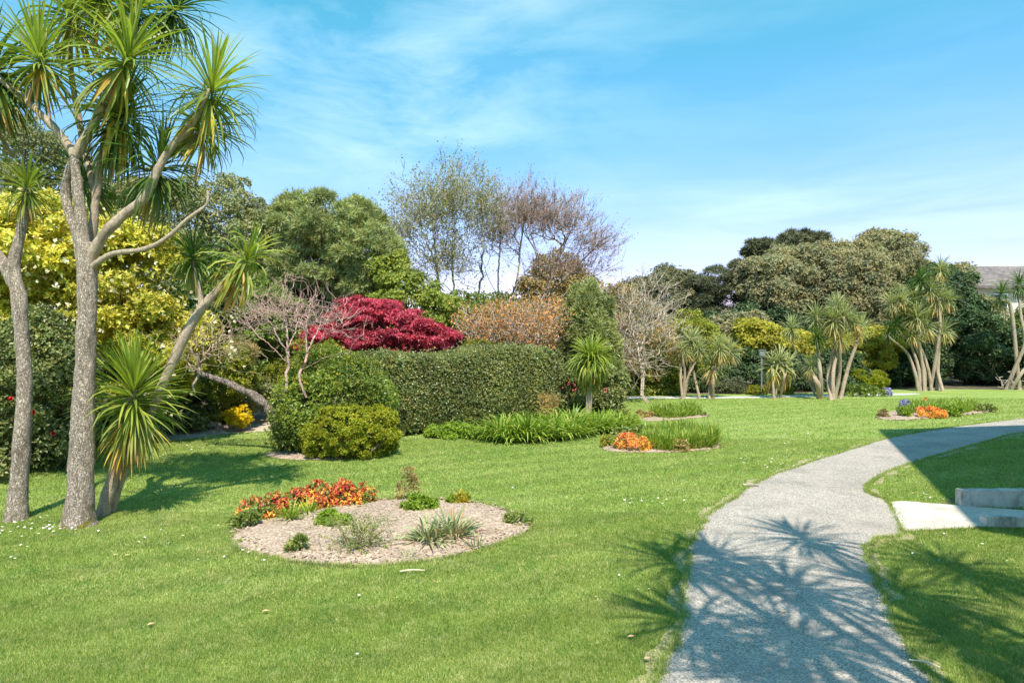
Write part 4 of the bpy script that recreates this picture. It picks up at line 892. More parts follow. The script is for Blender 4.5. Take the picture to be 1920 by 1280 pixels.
# clipped hedge
def hedge():
    a = np.array([-3.15, 14.4]); b2 = np.array([.72, 18.25]); ax = (b2-a)/np.linalg.norm(b2-a); Lh = np.linalg.norm(b2-a); sd = np.array([ax[1], -ax[0]])
    n = 34000; e = 6.5
    u = nrm(rng.normal(0, 1, (n, 3))); u[:, 0] *= 1.0
    w = rng.uniform(0, 1, n); xl = rng.uniform(-1, 1, n)
    th = rng.uniform(-.35, PI*1.02, n)          # profile angle: front -> top -> back
    front = rng.uniform(0, 1, n) < .72; th = np.where(front, rng.uniform(-.80, 1.75, n), th)
    c, s = np.cos(th), np.sin(th); rr = (np.abs(c)**e+np.abs(s)**e)**(-1/e)
    yy, zz = c*rr*.75, s*rr
    endk = (np.abs(xl) > .9); sc = np.where(endk, np.sqrt(np.clip(1-((np.abs(xl)-.9)/.13)**2, .05, 1)), 1)
    yy = yy*sc
    base = a[None]+ax[None]*((xl*.5+.5)*Lh)[:, None]; hgt = .90+.03*np.sin(xl*5)+.06*xl
    P = np.stack([base[:, 0]+sd[0]*yy, base[:, 1]+sd[1]*yy, hgt+zz*hgt*np.where(endk, .6+.4*sc, 1)], 1)
    lump = np.array([mnoise.noise(Vector(p)*2.0)*.05+mnoise.noise(Vector(p)*6)*.03 for p in P])
    nn = nrm(np.stack([sd[0]*c, sd[1]*c, s*.9+.05], 1)+rng.normal(0, .25, (n, 3)))
    P += nn*(lump-rng.uniform(0, .14, n)**1.0)[:, None]
    P += nn*(rng.exponential(.035, n)*(rng.uniform(0, 1, n) < .12))[:, None]
    P = P[P[:, 2] > .04]; nn = nn[:len(P)]
    endn = 2200
    for sgn in (-1, 1):
        q = rng.uniform(-1, 1, (endn, 2)); ep = (a if sgn < 0 else b2)
        E_ = np.stack([ep[0]+sd[0]*q[:, 0]*.68, ep[1]+sd[1]*q[:, 0]*.68, .9+q[:, 1]*.86*(1-.12*np.abs(q[:, 0])**4)], 1)
        E_ += rng.normal(0, .05, (endn, 3)); P = np.vstack([P, E_[E_[:, 2] > .04]]); k = (E_[:, 2] > .04).sum()
        nn = np.vstack([nn, nrm(np.tile(np.array([ax[0]*sgn, ax[1]*sgn, .2]), (k, 1))+rng.normal(0, .3, (k, 3)))])
    R = rng.uniform(0, 1, len(P))*.8+.2*np.array([mnoise.noise(Vector(p)*1.1)+.5 for p in P])
    g = whorls(P, nn, 4, .054, .026, .95, np.clip(R, 0, 1), .6)
    mid = (a+b2)/2; bb = np.array([mid[0], mid[1], 0.]); t = thing('clipped_hedge', 'long clipped boxy hedge of small glossy olive leaves', 'hedge', bb)
    part('foliage', g, M['hedge'], t, bb)
    tl = rng.uniform(.15, Lh-.15, 700); of = rng.uniform(-.6, .6, 700); top = np.stack([a[0]+ax[0]*tl+sd[0]*of, a[1]+ax[1]*tl+sd[1]*of, rng.uniform(.5, 1.7, 700)], 1)
    bot = top.copy(); bot[:, 2] = 0; bot[:, :2] -= (sd*of[:, None])*.7
    part('stems', tubes(bot, top, np.full(700, .012), np.full(700, .005), 3), M['limb'], t, bb)
hedge()
shrub('heather_shrub', 'small brown twiggy shrub at the right foot of the hedge', [(1022, 758, 17.2, 16, 22, .3)], 3500, .09, .012, 'brown', 22, .1, 5, spread=.5)
shrub('ground_cover', 'low mat of fresh green leaves at the foot of the hedge', [(850, 817, 14.4, 52, 18, .5), (905, 822, 14.2, 45, 14, .45), (810, 822, 14.3, 20, 10, .3)], 16000, .05, .028, 'herb', 70, .12, 4, cat_='plant')
# strap leaved lily clumps
def strap_clump(name, label, c, n, L, Wd, mat, spread=.12, seg=4, low=.35, group=None, droop=1.5, fold=False, cat_='plant', hi=1.5):
    az_ = rng.uniform(0, 2*PI, n); rr = spread*np.sqrt(rng.uniform(0, 1, n)); base = np.stack([np.cos(az_)*rr, np.sin(az_)*rr, np.full(n, .01)], 1)
    g = strap_leaves(base, az_+rng.normal(0, .5, n), rng.uniform(low, hi, n), L*rng.uniform(.6, 1.1, n), Wd*rng.uniform(.7, 1.2, n), droop*rng.uniform(.5, 1.3, n), rng.uniform(0, 1, n), seg, fold)
    return tag(link(name, make_mesh(name, g[0], g[1], g[2], [M[mat]]), None, c), label, cat_, group)
o0 = strap_clump('lily_clump', 'clump of arching strap leaves in the row between the hedge and the round headed cordyline', G(940, 826), 190, .72, .036, 'lily', .24, low=.5, droop=2.3, group='strap leaved lily clumps at the hedge foot')
for (px, py) in ((965, 827), (992, 826), (1020, 825), (1048, 823), (1074, 819), (955, 812), (985, 812), (1015, 811), (1045, 810), (1070, 808), (1092, 812), (1118, 811), (1140, 810), (1160, 808), (1130, 800), (1152, 799), (1175, 803)):
    c = o0.copy(); COL.objects.link(c); c.location = G(px, py); c.rotation_euler = (0, 0, random.uniform(0, 6)); s = random.uniform(.8, 1.1); c.scale = (s, s, s*random.uniform(.75, .95))
o0['label'] = 'clump of arching strap leaves in the row between the hedge and the round headed cordyline'
# camellia with pink flowers, conical conifer
t = shrub('camellia_bush', 'dark glossy camellia with pink flowers behind the round headed cordyline', [(1080, 730, 18.6, 55, 58, .9), (1120, 735, 18.4, 45, 50, .8), (1060, 765, 18.4, 35, 35, .7), (1140, 755, 18.3, 32, 36, .6)], 40000, .075, .045, 'camellia', 110, .22, 4, stems=20)
E = [ell(1095, 735, 18.3, 62, 52, .9)]; P, Nn, R, LC = crown_points(E, 900, 60, .2, shell=.05, inner=0); P = P[P[:, 1] < 17.8][:34]
blooms(t, np.array(t.location), P, 'pink', .075)
tree('conical_conifer', 'upright blunt topped light green conifer behind the round headed cordyline', [(1102, 600, 21, 42, 52, .85), (1106, 650, 21, 50, 60, 1.0), (1112, 700, 21, 52, 60, 1.0), (1098, 565, 21, 22, 30, .5)], 100000, .15, .028, 'conifer', 300, .17, tpts(21, (1104, 760), (1104, 600)), 60, 'limb', .015, m=6, spread=.45, flat=1.3, shell=.6)
# red maple
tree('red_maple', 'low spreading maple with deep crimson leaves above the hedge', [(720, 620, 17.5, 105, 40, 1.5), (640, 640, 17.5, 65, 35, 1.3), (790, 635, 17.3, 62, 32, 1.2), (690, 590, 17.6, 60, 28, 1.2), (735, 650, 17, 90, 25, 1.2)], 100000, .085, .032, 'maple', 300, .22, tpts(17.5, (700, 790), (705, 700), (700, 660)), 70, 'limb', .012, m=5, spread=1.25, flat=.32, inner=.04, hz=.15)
shrub('golden_shrub', 'yellow green shrub peeping over the hedge under the maple', [(660, 668, 16.8, 45, 16, .6), (900, 655, 17.8, 30, 10, .5)], 8000, .06, .035, 'yellowlow', 40, .16, 4)
# fresh yellow-green trees behind the maple
tree('young_tree', 'fresh yellow green tree between the pine and the tall pale birch', [(760, 560, 22, 55, 45, 1.1), (800, 600, 22, 60, 50, 1.2), (740, 520, 22.5, 40, 40, 1.0), (835, 610, 22.6, 45, 42, 1.0)], 44000, .09, .05, 'fresh', 130, .32, tpts(22, (770, 750), (770, 620)), 60, 'birch', .012, flat=.7, inner=0)
shrub('shrub', 'olive thicket behind the left half of the hedge', [(850, 600, 23, 55, 58, 1.2), (890, 605, 23.6, 55, 56, 1.2), (940, 605, 24.5, 60, 50, 1.2), (900, 640, 23.5, 80, 45, 1.2), (780, 650, 23, 60, 45, 1.2)], 30000, .10, .055, 'mid', 110, .34)
# tall sparse birch group and copper beech
def LB(i, d, *pts): return (i, [W(p[0], p[1], d+(p[2] if len(p) > 2 else random.uniform(-.8, .8))) for p in pts])
bare_tree('birch_tree', 'tall thin birch with pale trunks and sparse yellow green spring leaves', [(790, 420, 27, 68, 90, 2.0), (850, 395, 27, 70, 95, 2.2), (905, 410, 27.5, 50, 85, 1.8), (830, 500, 27, 75, 60, 1.8), (760, 450, 27, 45, 55, 1.4)], 2100,
          [tpts(27, (836, 745), (834, 640), (825, 560), (818, 490)), tpts(27.4, (851, 745), (852, 640), (853, 570)), tpts(27.6, (866, 745), (870, 640), (874, 590))], 'birch', .0055, .35, 2.4, 'sparse', 15000, .085, .055, k=3, kink=.13, low=-.6, tipn=6, tipl=.45,
          limbs=[LB(0, 27, (820, 500), (812, 440), (808, 380), (800, 330)), LB(0, 27, (820, 510), (790, 470), (765, 440), (745, 400)), LB(0, 27, (826, 560), (800, 540), (770, 520), (740, 510)), LB(1, 27.3, (853, 570), (848, 500), (852, 430), (845, 360), (848, 310)),
                 LB(1, 27.3, (853, 600), (870, 550), (868, 480), (880, 410), (878, 340)), LB(2, 27.5, (874, 600), (898, 545), (905, 470), (902, 400), (915, 350)), LB(2, 27.5, (874, 600), (890, 590), (925, 560), (940, 520)), LB(0, 27, (818, 500), (838, 450), (830, 390), (828, 340))])
bare_tree('copper_beech', 'wide fan shaped leafless tree with coppery buds right of the birch', [(985, 420, 29, 75, 70, 2.4), (1050, 430, 29, 70, 60, 2.2), (1110, 470, 29, 55, 45, 1.6), (940, 460, 29, 45, 75, 1.7), (1060, 510, 29, 90, 35, 1.8)], 2300,
          [tpts(29, (938, 745), (937, 640), (936, 570)), tpts(29, (946, 745), (948, 640), (952, 575)), tpts(29.3, (1008, 745), (1008, 640), (1010, 580))], 'copperbark', .0057, .35, 2.4, 'copper', 8000, .08, .04, k=3, kink=.05, low=-.35, tipn=6, tipl=.6,
          limbs=[LB(0, 29, (936, 570), (934, 510), (938, 450), (930, 390)), LB(0, 29, (936, 560), (915, 520), (900, 470)), LB(1, 29, (952, 575), (968, 530), (975, 470), (985, 400), (990, 350)), LB(1, 29, (955, 560), (985, 520), (1010, 450), (1030, 380)),
                 LB(1, 29, (965, 540), (1000, 490), (1045, 430), (1070, 380)), LB(2, 29.2, (1010, 580), (1030, 530), (1050, 470), (1080, 410)), LB(2, 29.2, (1015, 570), (1050, 530), (1090, 490), (1140, 440), (1165, 425)), LB(2, 29.2, (1015, 575), (1060, 550), (1110, 520), (1165, 490)), LB(2, 29.2, (1010, 580), (1060, 575), (1110, 565), (1150, 545))])
tree('brown_tree', 'roundish brownish evergreen showing through the copper fan tree', [(1045, 520, 34, 42, 42, 1.3), (1085, 560, 34, 50, 40, 1.3), (1010, 560, 34, 40, 40, 1.3)], 16000, .15, .08, 'brown', 60, .45, tpts(34, (1045, 720), (1045, 560)), 30, 'copperbark', .03)
# orange budding shrub
bare_tree('budding_tree', 'gnarled pale low tree with scattered orange new leaves behind the hedge', [(900, 610, 20.5, 60, 48, 1.2), (970, 605, 20.5, 70, 55, 1.4), (1030, 600, 20.5, 45, 52, 1.0)], 1900,
          [tpts(20.5, (915, 760), (915, 680), (925, 640)), tpts(20.6, (960, 760), (955, 680), (965, 650)), tpts(20.6, (1020, 760), (1010, 680), (1005, 640))], 'palewood', .0048, .6, 2.35, 'orange', 3000, .10, .055, k=3, kink=.14)
shrub('thicket_shrub', 'grey brown tangled thicket behind the orange budding tree', [(930, 620, 23.5, 110, 48, 1.3), (1010, 610, 23.5, 70, 50, 1.3)], 26000, .10, .03, 'brown', 130, .34, 5, spread=.8)
# bare brushy tree right of conical conifer
bare_tree('bare_tree', 'low leafless tree with pale arching branches right of the conical conifer', [(1210, 570, 22.5, 62, 60, 1.3), (1170, 640, 22.3, 50, 55, 1.2), (1240, 610, 22.5, 50, 45, 1.1), (1200, 670, 22.3, 60, 40, 1.1)], 900,
          [tpts(22.4, (1170, 760), (1160, 700), (1158, 660)), tpts(22.4, (1215, 755), (1205, 710), (1200, 680))], 'palewood', .0062, .4, 2.4, k=3, kink=.1, tipn=3, tipl=.35, up=.0,
          limbs=[LB(0, 22.4, (1158, 660), (1180, 610), (1210, 560), (1240, 520)), LB(0, 22.4, (1158, 660), (1190, 620), (1240, 580), (1290, 555)), LB(0, 22.4, (1158, 670), (1200, 655), (1250, 640)), LB(1, 22.4, (1200, 680), (1190, 630), (1170, 570)), LB(1, 22.4, (1200, 690), (1235, 670), (1262, 650))])
shrub('thicket_shrub', 'brown thicket behind the low pale arching tree', [(1190, 620, 25.5, 60, 60, 1.3), (1150, 600, 25.6, 50, 70, 1.2), (1220, 660, 25.4, 50, 50, 1.1)], 26000, .12, .035, 'brown', 100, .34, 5)
shrub('shrub', 'yellow green bush beside the far path left of the gold conifer', [(1190, 715, 25.6, 40, 32, .8), (1230, 705, 25.9, 35, 42, .9), (1215, 670, 26.2, 30, 30, .8)], 18000, .08, .045, 'loose', 70, .22)
shrub('shrub', 'low fresh green bush at the far path edge', [(1242, 728, 25.6, 22, 14, .4), (1165, 732, 25.5, 18, 10, .35)], 5000, .07, .04, 'fresh', 24, .14)
shrub('golden_shrub', 'orange yellow shrub at the path left of the slanting cordyline', [(1268, 722, 25.7, 14, 18, .35)], 2500, .08, .045, 'golden', 16, .14)
tree('gold_conifer', 'dome shaped gold green conifer behind the slanting cordyline', [(1290, 625, 28, 48, 40, 1.2), (1285, 670, 28, 56, 50, 1.3), (1250, 690, 28, 36, 40, 1.0), (1310, 650, 28.2, 40, 38, 1.1)], 90000, .11, .045, 'goldconifer', 260, .26, tpts(28, (1285, 735), (1288, 650)), 60, 'limb', .015, m=4, spread=.6)
tree('dark_tree', 'dark dome topped tree on the skyline left of the stone pine', [(1245, 560, 46, 68, 54, 3.2), (1190, 580, 46, 52, 48, 2.8), (1290, 580, 46, 40, 45, 2.4)], 90000, .17, .085, 'holm_dark', 220, .52, tpts(46, (1240, 700), (1240, 600)), 50, 'limb', .04)
tree('pine_tree', 'open dark pine with sky gaps left of the grey oak', [(1345, 530, 43, 28, 30, 1.3), (1320, 545, 43, 30, 25, 1.3), (1375, 560, 43, 40, 30, 1.6), (1330, 590, 43, 45, 22, 1.5), (1395, 510, 43, 38, 26, 1.6)], 36000, .30, .035, 'pinedark', 110, .38, tpts(43, (1345, 720), (1342, 600), (1340, 550)), 50, 'limb', .05, m=8, spread=.9, flat=.5, inner=.0)
tree('stone_pine', 'flat topped dark pine rising over the grey oaks', [(1475, 458, 47, 60, 10, 2.4), (1435, 472, 47, 36, 8, 1.8), (1520, 452, 47, 30, 9, 1.8), (1418, 462, 47, 18, 6, 1.2), (1490, 446, 47, 24, 7, 1.4)], 20000, .40, .05, 'pinedark', 75, .33, tpts(47, (1480, 720), (1478, 560), (1472, 500)), 50, 'limb', .05, m=9, spread=.9, flat=.5, inner=.0)
tree('holm_oak', 'wide billowing olive grey oak behind the wide cordyline clump', [(1560, 540, 42, 100, 70, 4), (1480, 560, 42, 75, 70, 3.4), (1440, 530, 42, 55, 50, 3.0), (1510, 505, 42.5, 75, 40, 3.2), (1620, 570, 41.5, 70, 60, 3.2)], 220000, .15, .075, 'holm_far', 520, .55, tpts(42, (1540, 720), (1540, 600)), 90, 'limb', .05)
tree('holm_oak', 'tallest olive grey oak behind the largest cordyline clump', [(1655, 500, 43, 62, 62, 3), (1600, 510, 43, 60, 50, 3), (1690, 540, 42.5, 50, 50, 2.6)], 130000, .15, .075, 'holm_far', 300, .52, tpts(43, (1650, 720), (1650, 580)), 60, 'limb', .05)
tree('dark_tree', 'shadowy evergreen trees filling the gap under the open pine', [(1340, 630, 40, 70, 42, 2.2), (1420, 620, 40, 60, 45, 2.2), (1480, 640, 40, 70, 40, 2.2)], 36000, .2, .11, 'dark', 110, .5, tpts(40, (1400, 720), (1400, 650)), 30, 'limb', .03)
tree('shrub_tree', 'olive shrub below the open pine above the gold shrub', [(1395, 600, 36, 30, 18, 1.2), (1360, 612, 36, 25, 15, 1.)], 9000, .14, .08, 'holm_far', 40, .35, tpts(36, (1390, 710), (1390, 650)), 20, 'limb', .02)
tree('golden_tree', 'yellow leaved small tree behind the clipped balls', [(1420, 640, 29, 42, 38, 1.2), (1465, 655, 29, 42, 36, 1.2), (1500, 660, 29.2, 30, 40, 1.1), (1395, 665, 29, 28, 30, .9)], 60000, .12, .06, 'golden', 170, .3, tpts(29, (1440, 740), (1440, 680)), 60, 'limb', .015, flat=.6, hz=.3)
tree('golden_tree', 'bronze gold layered tree between the two largest cordyline clumps', [(1625, 660, 30, 52, 36, 1.4), (1590, 670, 30, 40, 34, 1.3), (1655, 640, 30.2, 32, 26, 1.1)], 50000, .11, .05, 'golden', 150, .28, tpts(30, (1620, 738), (1620, 690)), 50, 'limb', .015, flat=.45, hz=.2)
shrub('dwarf_conifer', 'bright yellow green feathery dwarf conifer between the two largest cordyline clumps', [(1622, 716, 27.6, 30, 16, .6), (1605, 706, 27.6, 22, 10, .5), (1640, 712, 27.7, 20, 14, .5)], 16000, .10, .03, 'round', 60, .16, 5, spread=.6, flat=.5)
shrub('laurel_bush', 'deep green laurel mass behind the largest cordyline clump', [(1690, 670, 31, 75, 62, 1.6), (1640, 700, 30.5, 50, 40, 1.3)], 60000, .12, .07, 'dark', 160, .34, stems=20)
tree('laurel_tree', 'dark broad leaved evergreen between the cordyline clump and the house', [(1820, 650, 31.5, 62, 70, 1.8), (1790, 590, 33, 45, 50, 1.6), (1870, 670, 31.5, 60, 55, 1.7), (1765, 540, 34, 40, 45, 1.5), (1930, 670, 31.5, 60, 60, 1.7), (2010, 660, 31.5, 60, 60, 1.7)], 110000, .13, .075, 'dark', 300, .38, tpts(32, (1820, 725), (1820, 660)), 80, 'limb', .02)
tree('scrub_tree', 'light olive twiggy tree before the slate roofed house', [(1815, 580, 36, 36, 26, 1.4), (1850, 600, 35, 28, 22, 1.1), (1785, 520, 36, 26, 22, 1.1)], 24000, .12, .06, 'holm_far', 90, .36, tpts(36, (1820, 710), (1820, 620)), 60, 'palewood', .012, inner=0)
shrub('shrub', 'pale leaved bush below the house wall', [(1900, 640, 33.5, 60, 40, 1.4), (1960, 620, 33.5, 60, 40, 1.4)], 18000, .11, .06, 'mid', 80, .34)
for (px, rx, lab) in ((1420, 20, 'clipped round box ball left of the lamp post'), (1468, 17, 'yellower clipped ball right of the lamp post under the skirted cordyline')):
    shrub('clipped_ball', lab, [(px, 734, 25.9, rx, 12.5, .4)], 12000, .04, .022, 'round' if px > 1440 else 'yellowlow', 90, .07, 4)
shrub('blue_shrub', 'blue green spiky low shrub left of the clipped ball', [(1370, 732, 26.6, 30, 18, .6)], 9000, .12, .03, 'bluegreen', 36, .2, 5, spread=.7)
# continuous dark shrubbery between path and trees
shrub('dark_shrubbery', 'dark green shrubbery along the far side of the back path', [(1300, 705, 27.5, 60, 40, 1.0), (1390, 705, 27.8, 60, 45, 1.0), (1480, 710, 28, 60, 40, 1.0), (1560, 705, 28.2, 60, 45, 1.0), (1240, 720, 27.5, 50, 30, .8)], 60000, .10, .06, 'dark', 200, .3)
shrub('dark_shrubbery', 'shadowy evergreen belt far behind the copper fan tree and thicket', [(1000, 640, 38, 110, 65, 2), (1130, 630, 38, 100, 70, 2), (850, 640, 38, 100, 60, 2), (700, 640, 38, 100, 70, 2), (1220, 650, 38, 70, 50, 2)], 50000, .2, .11, 'dark', 160, .55)
shrub('dark_shrubbery', 'evergreen belt beyond the far right laurels', [(1700, 640, 39, 90, 60, 2), (1850, 650, 39, 90, 50, 2), (1980, 640, 39, 80, 55, 2), (1560, 650, 39, 80, 50, 2)], 36000, .2, .11, 'holm_dark', 120, .55)
shrub('dark_shrubbery', 'evergreen belt beyond the left hand trees', [(100, 600, 30, 160, 110, 2), (300, 610, 30, 130, 100, 2), (-100, 600, 30, 160, 110, 2), (480, 640, 30, 110, 80, 2)], 36000, .17, .1, 'dark', 120, .5)
# stick pile at the right
q = np.array([W(random.gauss(1885, 16), random.gauss(712, 8), 28.5+random.gauss(0, .3)) for _ in range(16)]); q[:, 2] = np.maximum(q[:, 2], .1)
A, par, r, tip = skeleton(np.array([(1878-960)/F*28.5, 28.5, 0]), q, .3, .012)
solo('dead_bush', skel_geo(A, par, r, 4), M['palewood'], 'leafless dead bush of pale sticks left of the rightmost cordyline', 'shrub', (20.4, 28.5, 0))

# ------------------------------------------------------------------ planting in the beds
def mound_plant(name, label, px, py, wpx, h, n, L, Wd, mat, m=5, spread=.9, lobes=14, lr=None, dep=None, hz=0, group=None, cat_='plant', z0=.3, base=.02):
    g0 = G(px, py); d = g0[1]; rx = wpx/2/F*d; lr = lr or min(rx, h)*.4
    E = [(g0[0], d, h*z0, rx, dep or rx*.8, h*(1-z0))]
    g, LC = foliage_geo(E, n, L, Wd, lobes, lr, m, spread, hz=hz, zmin=base, inner=.15)
    return solo(name, g, M[mat], label, cat_, (g0[0], d, 0), group)
# warm flowers, near bed
def flower_plant(label, px, py, wpx, h, n, mat, group, ng=900):
    g0 = G(px, py); d = g0[1]; rx = wpx/2/F*d; b = np.array([g0[0], d, 0.]); t = thing('flowering_plant', label, 'flowering plant', b, group)
    E = [(g0[0], d, h*.35, rx, rx*.75, h*.55)]
    g, LC = foliage_geo(E, ng, .05, .02, 12, h*.35, 5, .9, hz=0, zmin=.02); part('foliage', g, M['herb_dark'], t, b)
    E = [(g0[0], d, h*.5, rx*1.02, rx*.8, h*.55)]
    P, Nn, R, LC = crown_points(E, int(n*1.15), 20, h*.33, shell=.15, inner=0, zmin=.03, hz=.5); R = np.clip(R*1.5-.3, 0, 1)
    g = whorls(P, Nn, 6, .040*max(1, d/11), .020*max(1, d/11), 1.0, R, .6)
    part('blossoms', (g[0], g[1], np.clip((g[2]-.52)*2.2+(.58 if mat == 'petal' else .42), 0, 1)), M[mat], t, b, kind='stuff'); return t
GR = 'red and orange flowers along the back of the near bed'
for (px, py, w, h, n, lab) in ((478, 976, 44, .20, 110, 'leftmost low red orange flowers of the near bed'), (515, 967, 52, .22, 150, 'orange and red flowers second from the left in the near bed'), (556, 958, 50, .20, 140, 'sparse orange flowers amid strap leaves in the near bed'),
                               (598, 955, 60, .26, 300, 'tall red flowers with orange and yellow base in the near bed'), (640, 950, 60, .24, 300, 'densest deep red flower clump of the near bed'), (675, 945, 36, .20, 150, 'rightmost small red flower clump of the near bed')):
    flower_plant(lab, px, py, w, h, n, 'petal', GR)
flower_plant('broad orange flower clump in the middle bed', 1188, 843, 66, .26, 420, 'petal2', None, 500)
flower_plant('flat orange flower carpet in the bed by the far path bend', 1742, 782, 62, .2, 380, 'petal2', None, 300)
flower_plant('small orange flowers at the back of the bed by the far path bend', 1738, 767, 16, .25, 60, 'petal2', None, 100)
mound_plant('leafy_plant', 'dark green leafy plant at the left tip of the near bed', 463, 990, 42, .15, 1200, .045, .018, 'herb_dark', m=5, spread=.6)
mound_plant('leafy_plant', 'light green mounded plant below the red flowers', 626, 987, 64, .15, 3000, .04, .024, 'herb', m=4, lobes=26, lr=.045)
mound_plant('leafy_plant', 'light green mounded plant at the back right of the near bed', 788, 957, 66, .15, 3000, .04, .024, 'herb', m=4, lobes=26, lr=.045)
mound_plant('leafy_plant', 'tiny flat yellow green seedling near the bed centre', 678, 958, 20, .04, 300, .035, .02, 'fresh', lobes=8, lr=.015)
mound_plant('leafy_plant', 'spiky dark green plant in the front left of the near bed', 561, 1037, 34, .14, 700, .06, .016, 'herb_dark', m=5, spread=.5, lobes=12)
mound_plant('leafy_plant', 'small yellow tipped plant at the back right edge of the near bed', 866, 944, 28, .17, 700, .06, .02, 'golden', m=5, spread=.5, lobes=10)
mound_plant('leafy_plant', 'low green weeds beside the yellow tipped plant', 845, 946, 24, .07, 300, .05, .016, 'herb', m=5, spread=.8, lobes=8)
mound_plant('leafy_plant', 'blue green low plant at the right end of the near bed', 968, 984, 44, .10, 700, .055, .018, 'herb_dark', m=5, spread=.6, lobes=12)
mound_plant('upright_shrublet', 'thin upright twiggy shrublet at the back of the near bed', 765, 937, 28, .42, 1500, .035, .014, 'brown', m=4, spread=.6, lobes=16, lr=.07)
for (px, py) in ((450, 1018), (480, 1030), (520, 1028), (545, 1018), (690, 1045), (930, 1000), (510, 1010)):
    mound_plant('seedling', 'tiny green seedling in the bare soil of the near bed', px, py, 10, .03, 60, .025, .01, 'herb', lobes=4, lr=.012, group='seedlings in the near bed')
strap_clump('strap_plant', 'bright strap leaves among the orange flowers left part of the near bed', G(545, 978), 70, .26, .018, 'lily', .06, low=.5, droop=1.4)
strap_clump('strap_plant', 'small yellow green strap tuft below the tall red flowers', G(578, 968), 36, .24, .018, 'lily', .04, low=.7, droop=1.0)
strap_clump('strap_plant', 'grey green arching strap plant in the front right of the near bed', G(805, 1020), 130, .36, .020, 'greystrap', .09, low=.15, droop=1.6, seg=5, fold=True)
strap_clump('strap_plant', 'darker grey green strap plant with red stems right of its twin', G(850, 1012), 130, .36, .020, 'greystrap', .10, low=.3, droop=1.2, seg=5, fold=True)
strap_clump('strap_plant', 'small sparse strap tuft at the front right edge of the near bed', G(893, 1030), 16, .18, .014, 'greystrap', .04, low=.3, droop=.8)
strap_clump('strap_plant', 'withered strap tuft at the front edge of the near bed', G(765, 1050), 14, .16, .012, 'greystrap', .05, low=.1, droop=.8)
# twiggy shrublet
b = G(672, 1034); t = thing('twiggy_shrublet', 'twiggy half bare shrublet with thin brown stems at the front of the near bed', 'shrub', b)
q = np.array([[b[0]+random.gauss(0, .15), b[1]+random.gauss(0, .12), random.uniform(.04, .33)] for _ in range(260)])
A, par, r, tip = skeleton(b, q, .55, .0022, 2.6, rmax=.008); part('stems', skel_geo(A, par, r, 3, .1), M['browntwig'], t, b)
T = A[1:]; T = T[rng.integers(0, len(T), 2200)]+rng.normal(0, .012, (2200, 3)); part('foliage', leaves(T, nrm(rng.normal(0, 1, (2200, 3))+[0, 0, .6]), nrm(rng.normal(0, 1, (2200, 3))), rng.uniform(.015, .035, 2200), rng.uniform(.007, .013, 2200), rng.uniform(0, 1, 2200)), M['herb_dark'], t, b)
# middle bed
def tuft_field(label, poly, n, L, Wd, mat, name='grassy_plants'):
    a, b2 = poly.min(0), poly.max(0); P = rng.uniform(a, b2, (n*3, 2)); P = P[inside(P, poly)][:n]; k = len(P); c = np.array([*poly.mean(0), 0.])
    base = np.stack([P[:, 0]-c[0], P[:, 1]-c[1], np.full(k, .01)], 1); az_ = rng.uniform(0, 2*PI, k)
    hv = np.array([.75+.5*mnoise.noise(Vector((p[0]*2.5, p[1]*2.5, 1))) for p in P])
    g = strap_leaves(base, az_, rng.uniform(.8, 1.5, k), L*rng.uniform(.6, 1.1, k)*hv, np.full(k, Wd), rng.uniform(.2, 1.3, k), rng.uniform(0, 1, k), 3, False)
    return tag(link(name, make_mesh(name, g[0], g[1], g[2], [M[mat]]), None, c), label, 'plants', kind='stuff')
tuft_field('grassy green plants filling the right of the middle bed', smooth_poly(poly_px([(1205, 838), (1222, 818), (1280, 816), (1325, 824), (1345, 837), (1300, 844), (1240, 847)]), 5), 8500, .48, .016, 'lily')
tuft_field('grassy green plants filling the farthest small bed', smooth_poly(poly_px([(1222, 780), (1240, 773), (1290, 773), (1316, 779), (1280, 784), (1245, 786)]), 5), 4200, .42, .02, 'lily')
tuft_field('grassy green plants in the right half of the bed by the far path bend', smooth_poly(poly_px([(1700, 775), (1720, 766), (1790, 763), (1828, 770), (1800, 778), (1770, 779)]), 5), 4600, .44, .02, 'lily')
mound_plant('leafy_plant', 'small yellow green bun at the left tip of the middle bed', 1140, 838, 24, .2, 900, .05, .02, 'golden', lobes=12)
mound_plant('leafy_plant', 'dark leafy plant at the back left of the middle bed', 1164, 830, 40, .26, 1600, .07, .03, 'herb_dark', lobes=16)
mound_plant('leafy_plant', 'dark leafy plant behind the orange flowers of the middle bed', 1206, 825, 34, .3, 1500, .07, .03, 'herb_dark', lobes=16)
mound_plant('leafy_plant', 'small greyish plant at the front of the middle bed', 1274, 846, 30, .2, 1000, .05, .02, 'brown', lobes=12)
mound_plant('leafy_plant', 'dark low plant along the front right edge of the middle bed', 1332, 839, 30, .1, 700, .05, .02, 'herb_dark', lobes=12)
mound_plant('leafy_plant', 'brownish plant at the left tip of the farthest small bed', 1208, 784, 24, .2, 800, .07, .03, 'brown', lobes=12)
mound_plant('leafy_plant', 'dark green plant in the middle of the farthest small bed', 1245, 782, 40, .22, 1200, .07, .03, 'herb_dark', lobes=14)
mound_plant('leafy_plant', 'low dark sprig at the right tip of the farthest small bed', 1322, 780, 18, .08, 300, .06, .02, 'herb_dark', lobes=8)
mound_plant('leafy_plant', 'brown tinged plant at the left tip of the bed by the far path bend', 1654, 783, 20, .2, 700, .07, .03, 'brown', lobes=12)
mound_plant('leafy_plant', 'fresh green plant left of the flat orange carpet', 1692, 782, 24, .3, 900, .08, .03, 'herb', lobes=12)
t = mound_plant('blue_flower_plant', 'pale blue flower spike clump in the bed by the far path bend', 1696, 772, 18, .36, 900, .05, .03, 'blue', lobes=12)
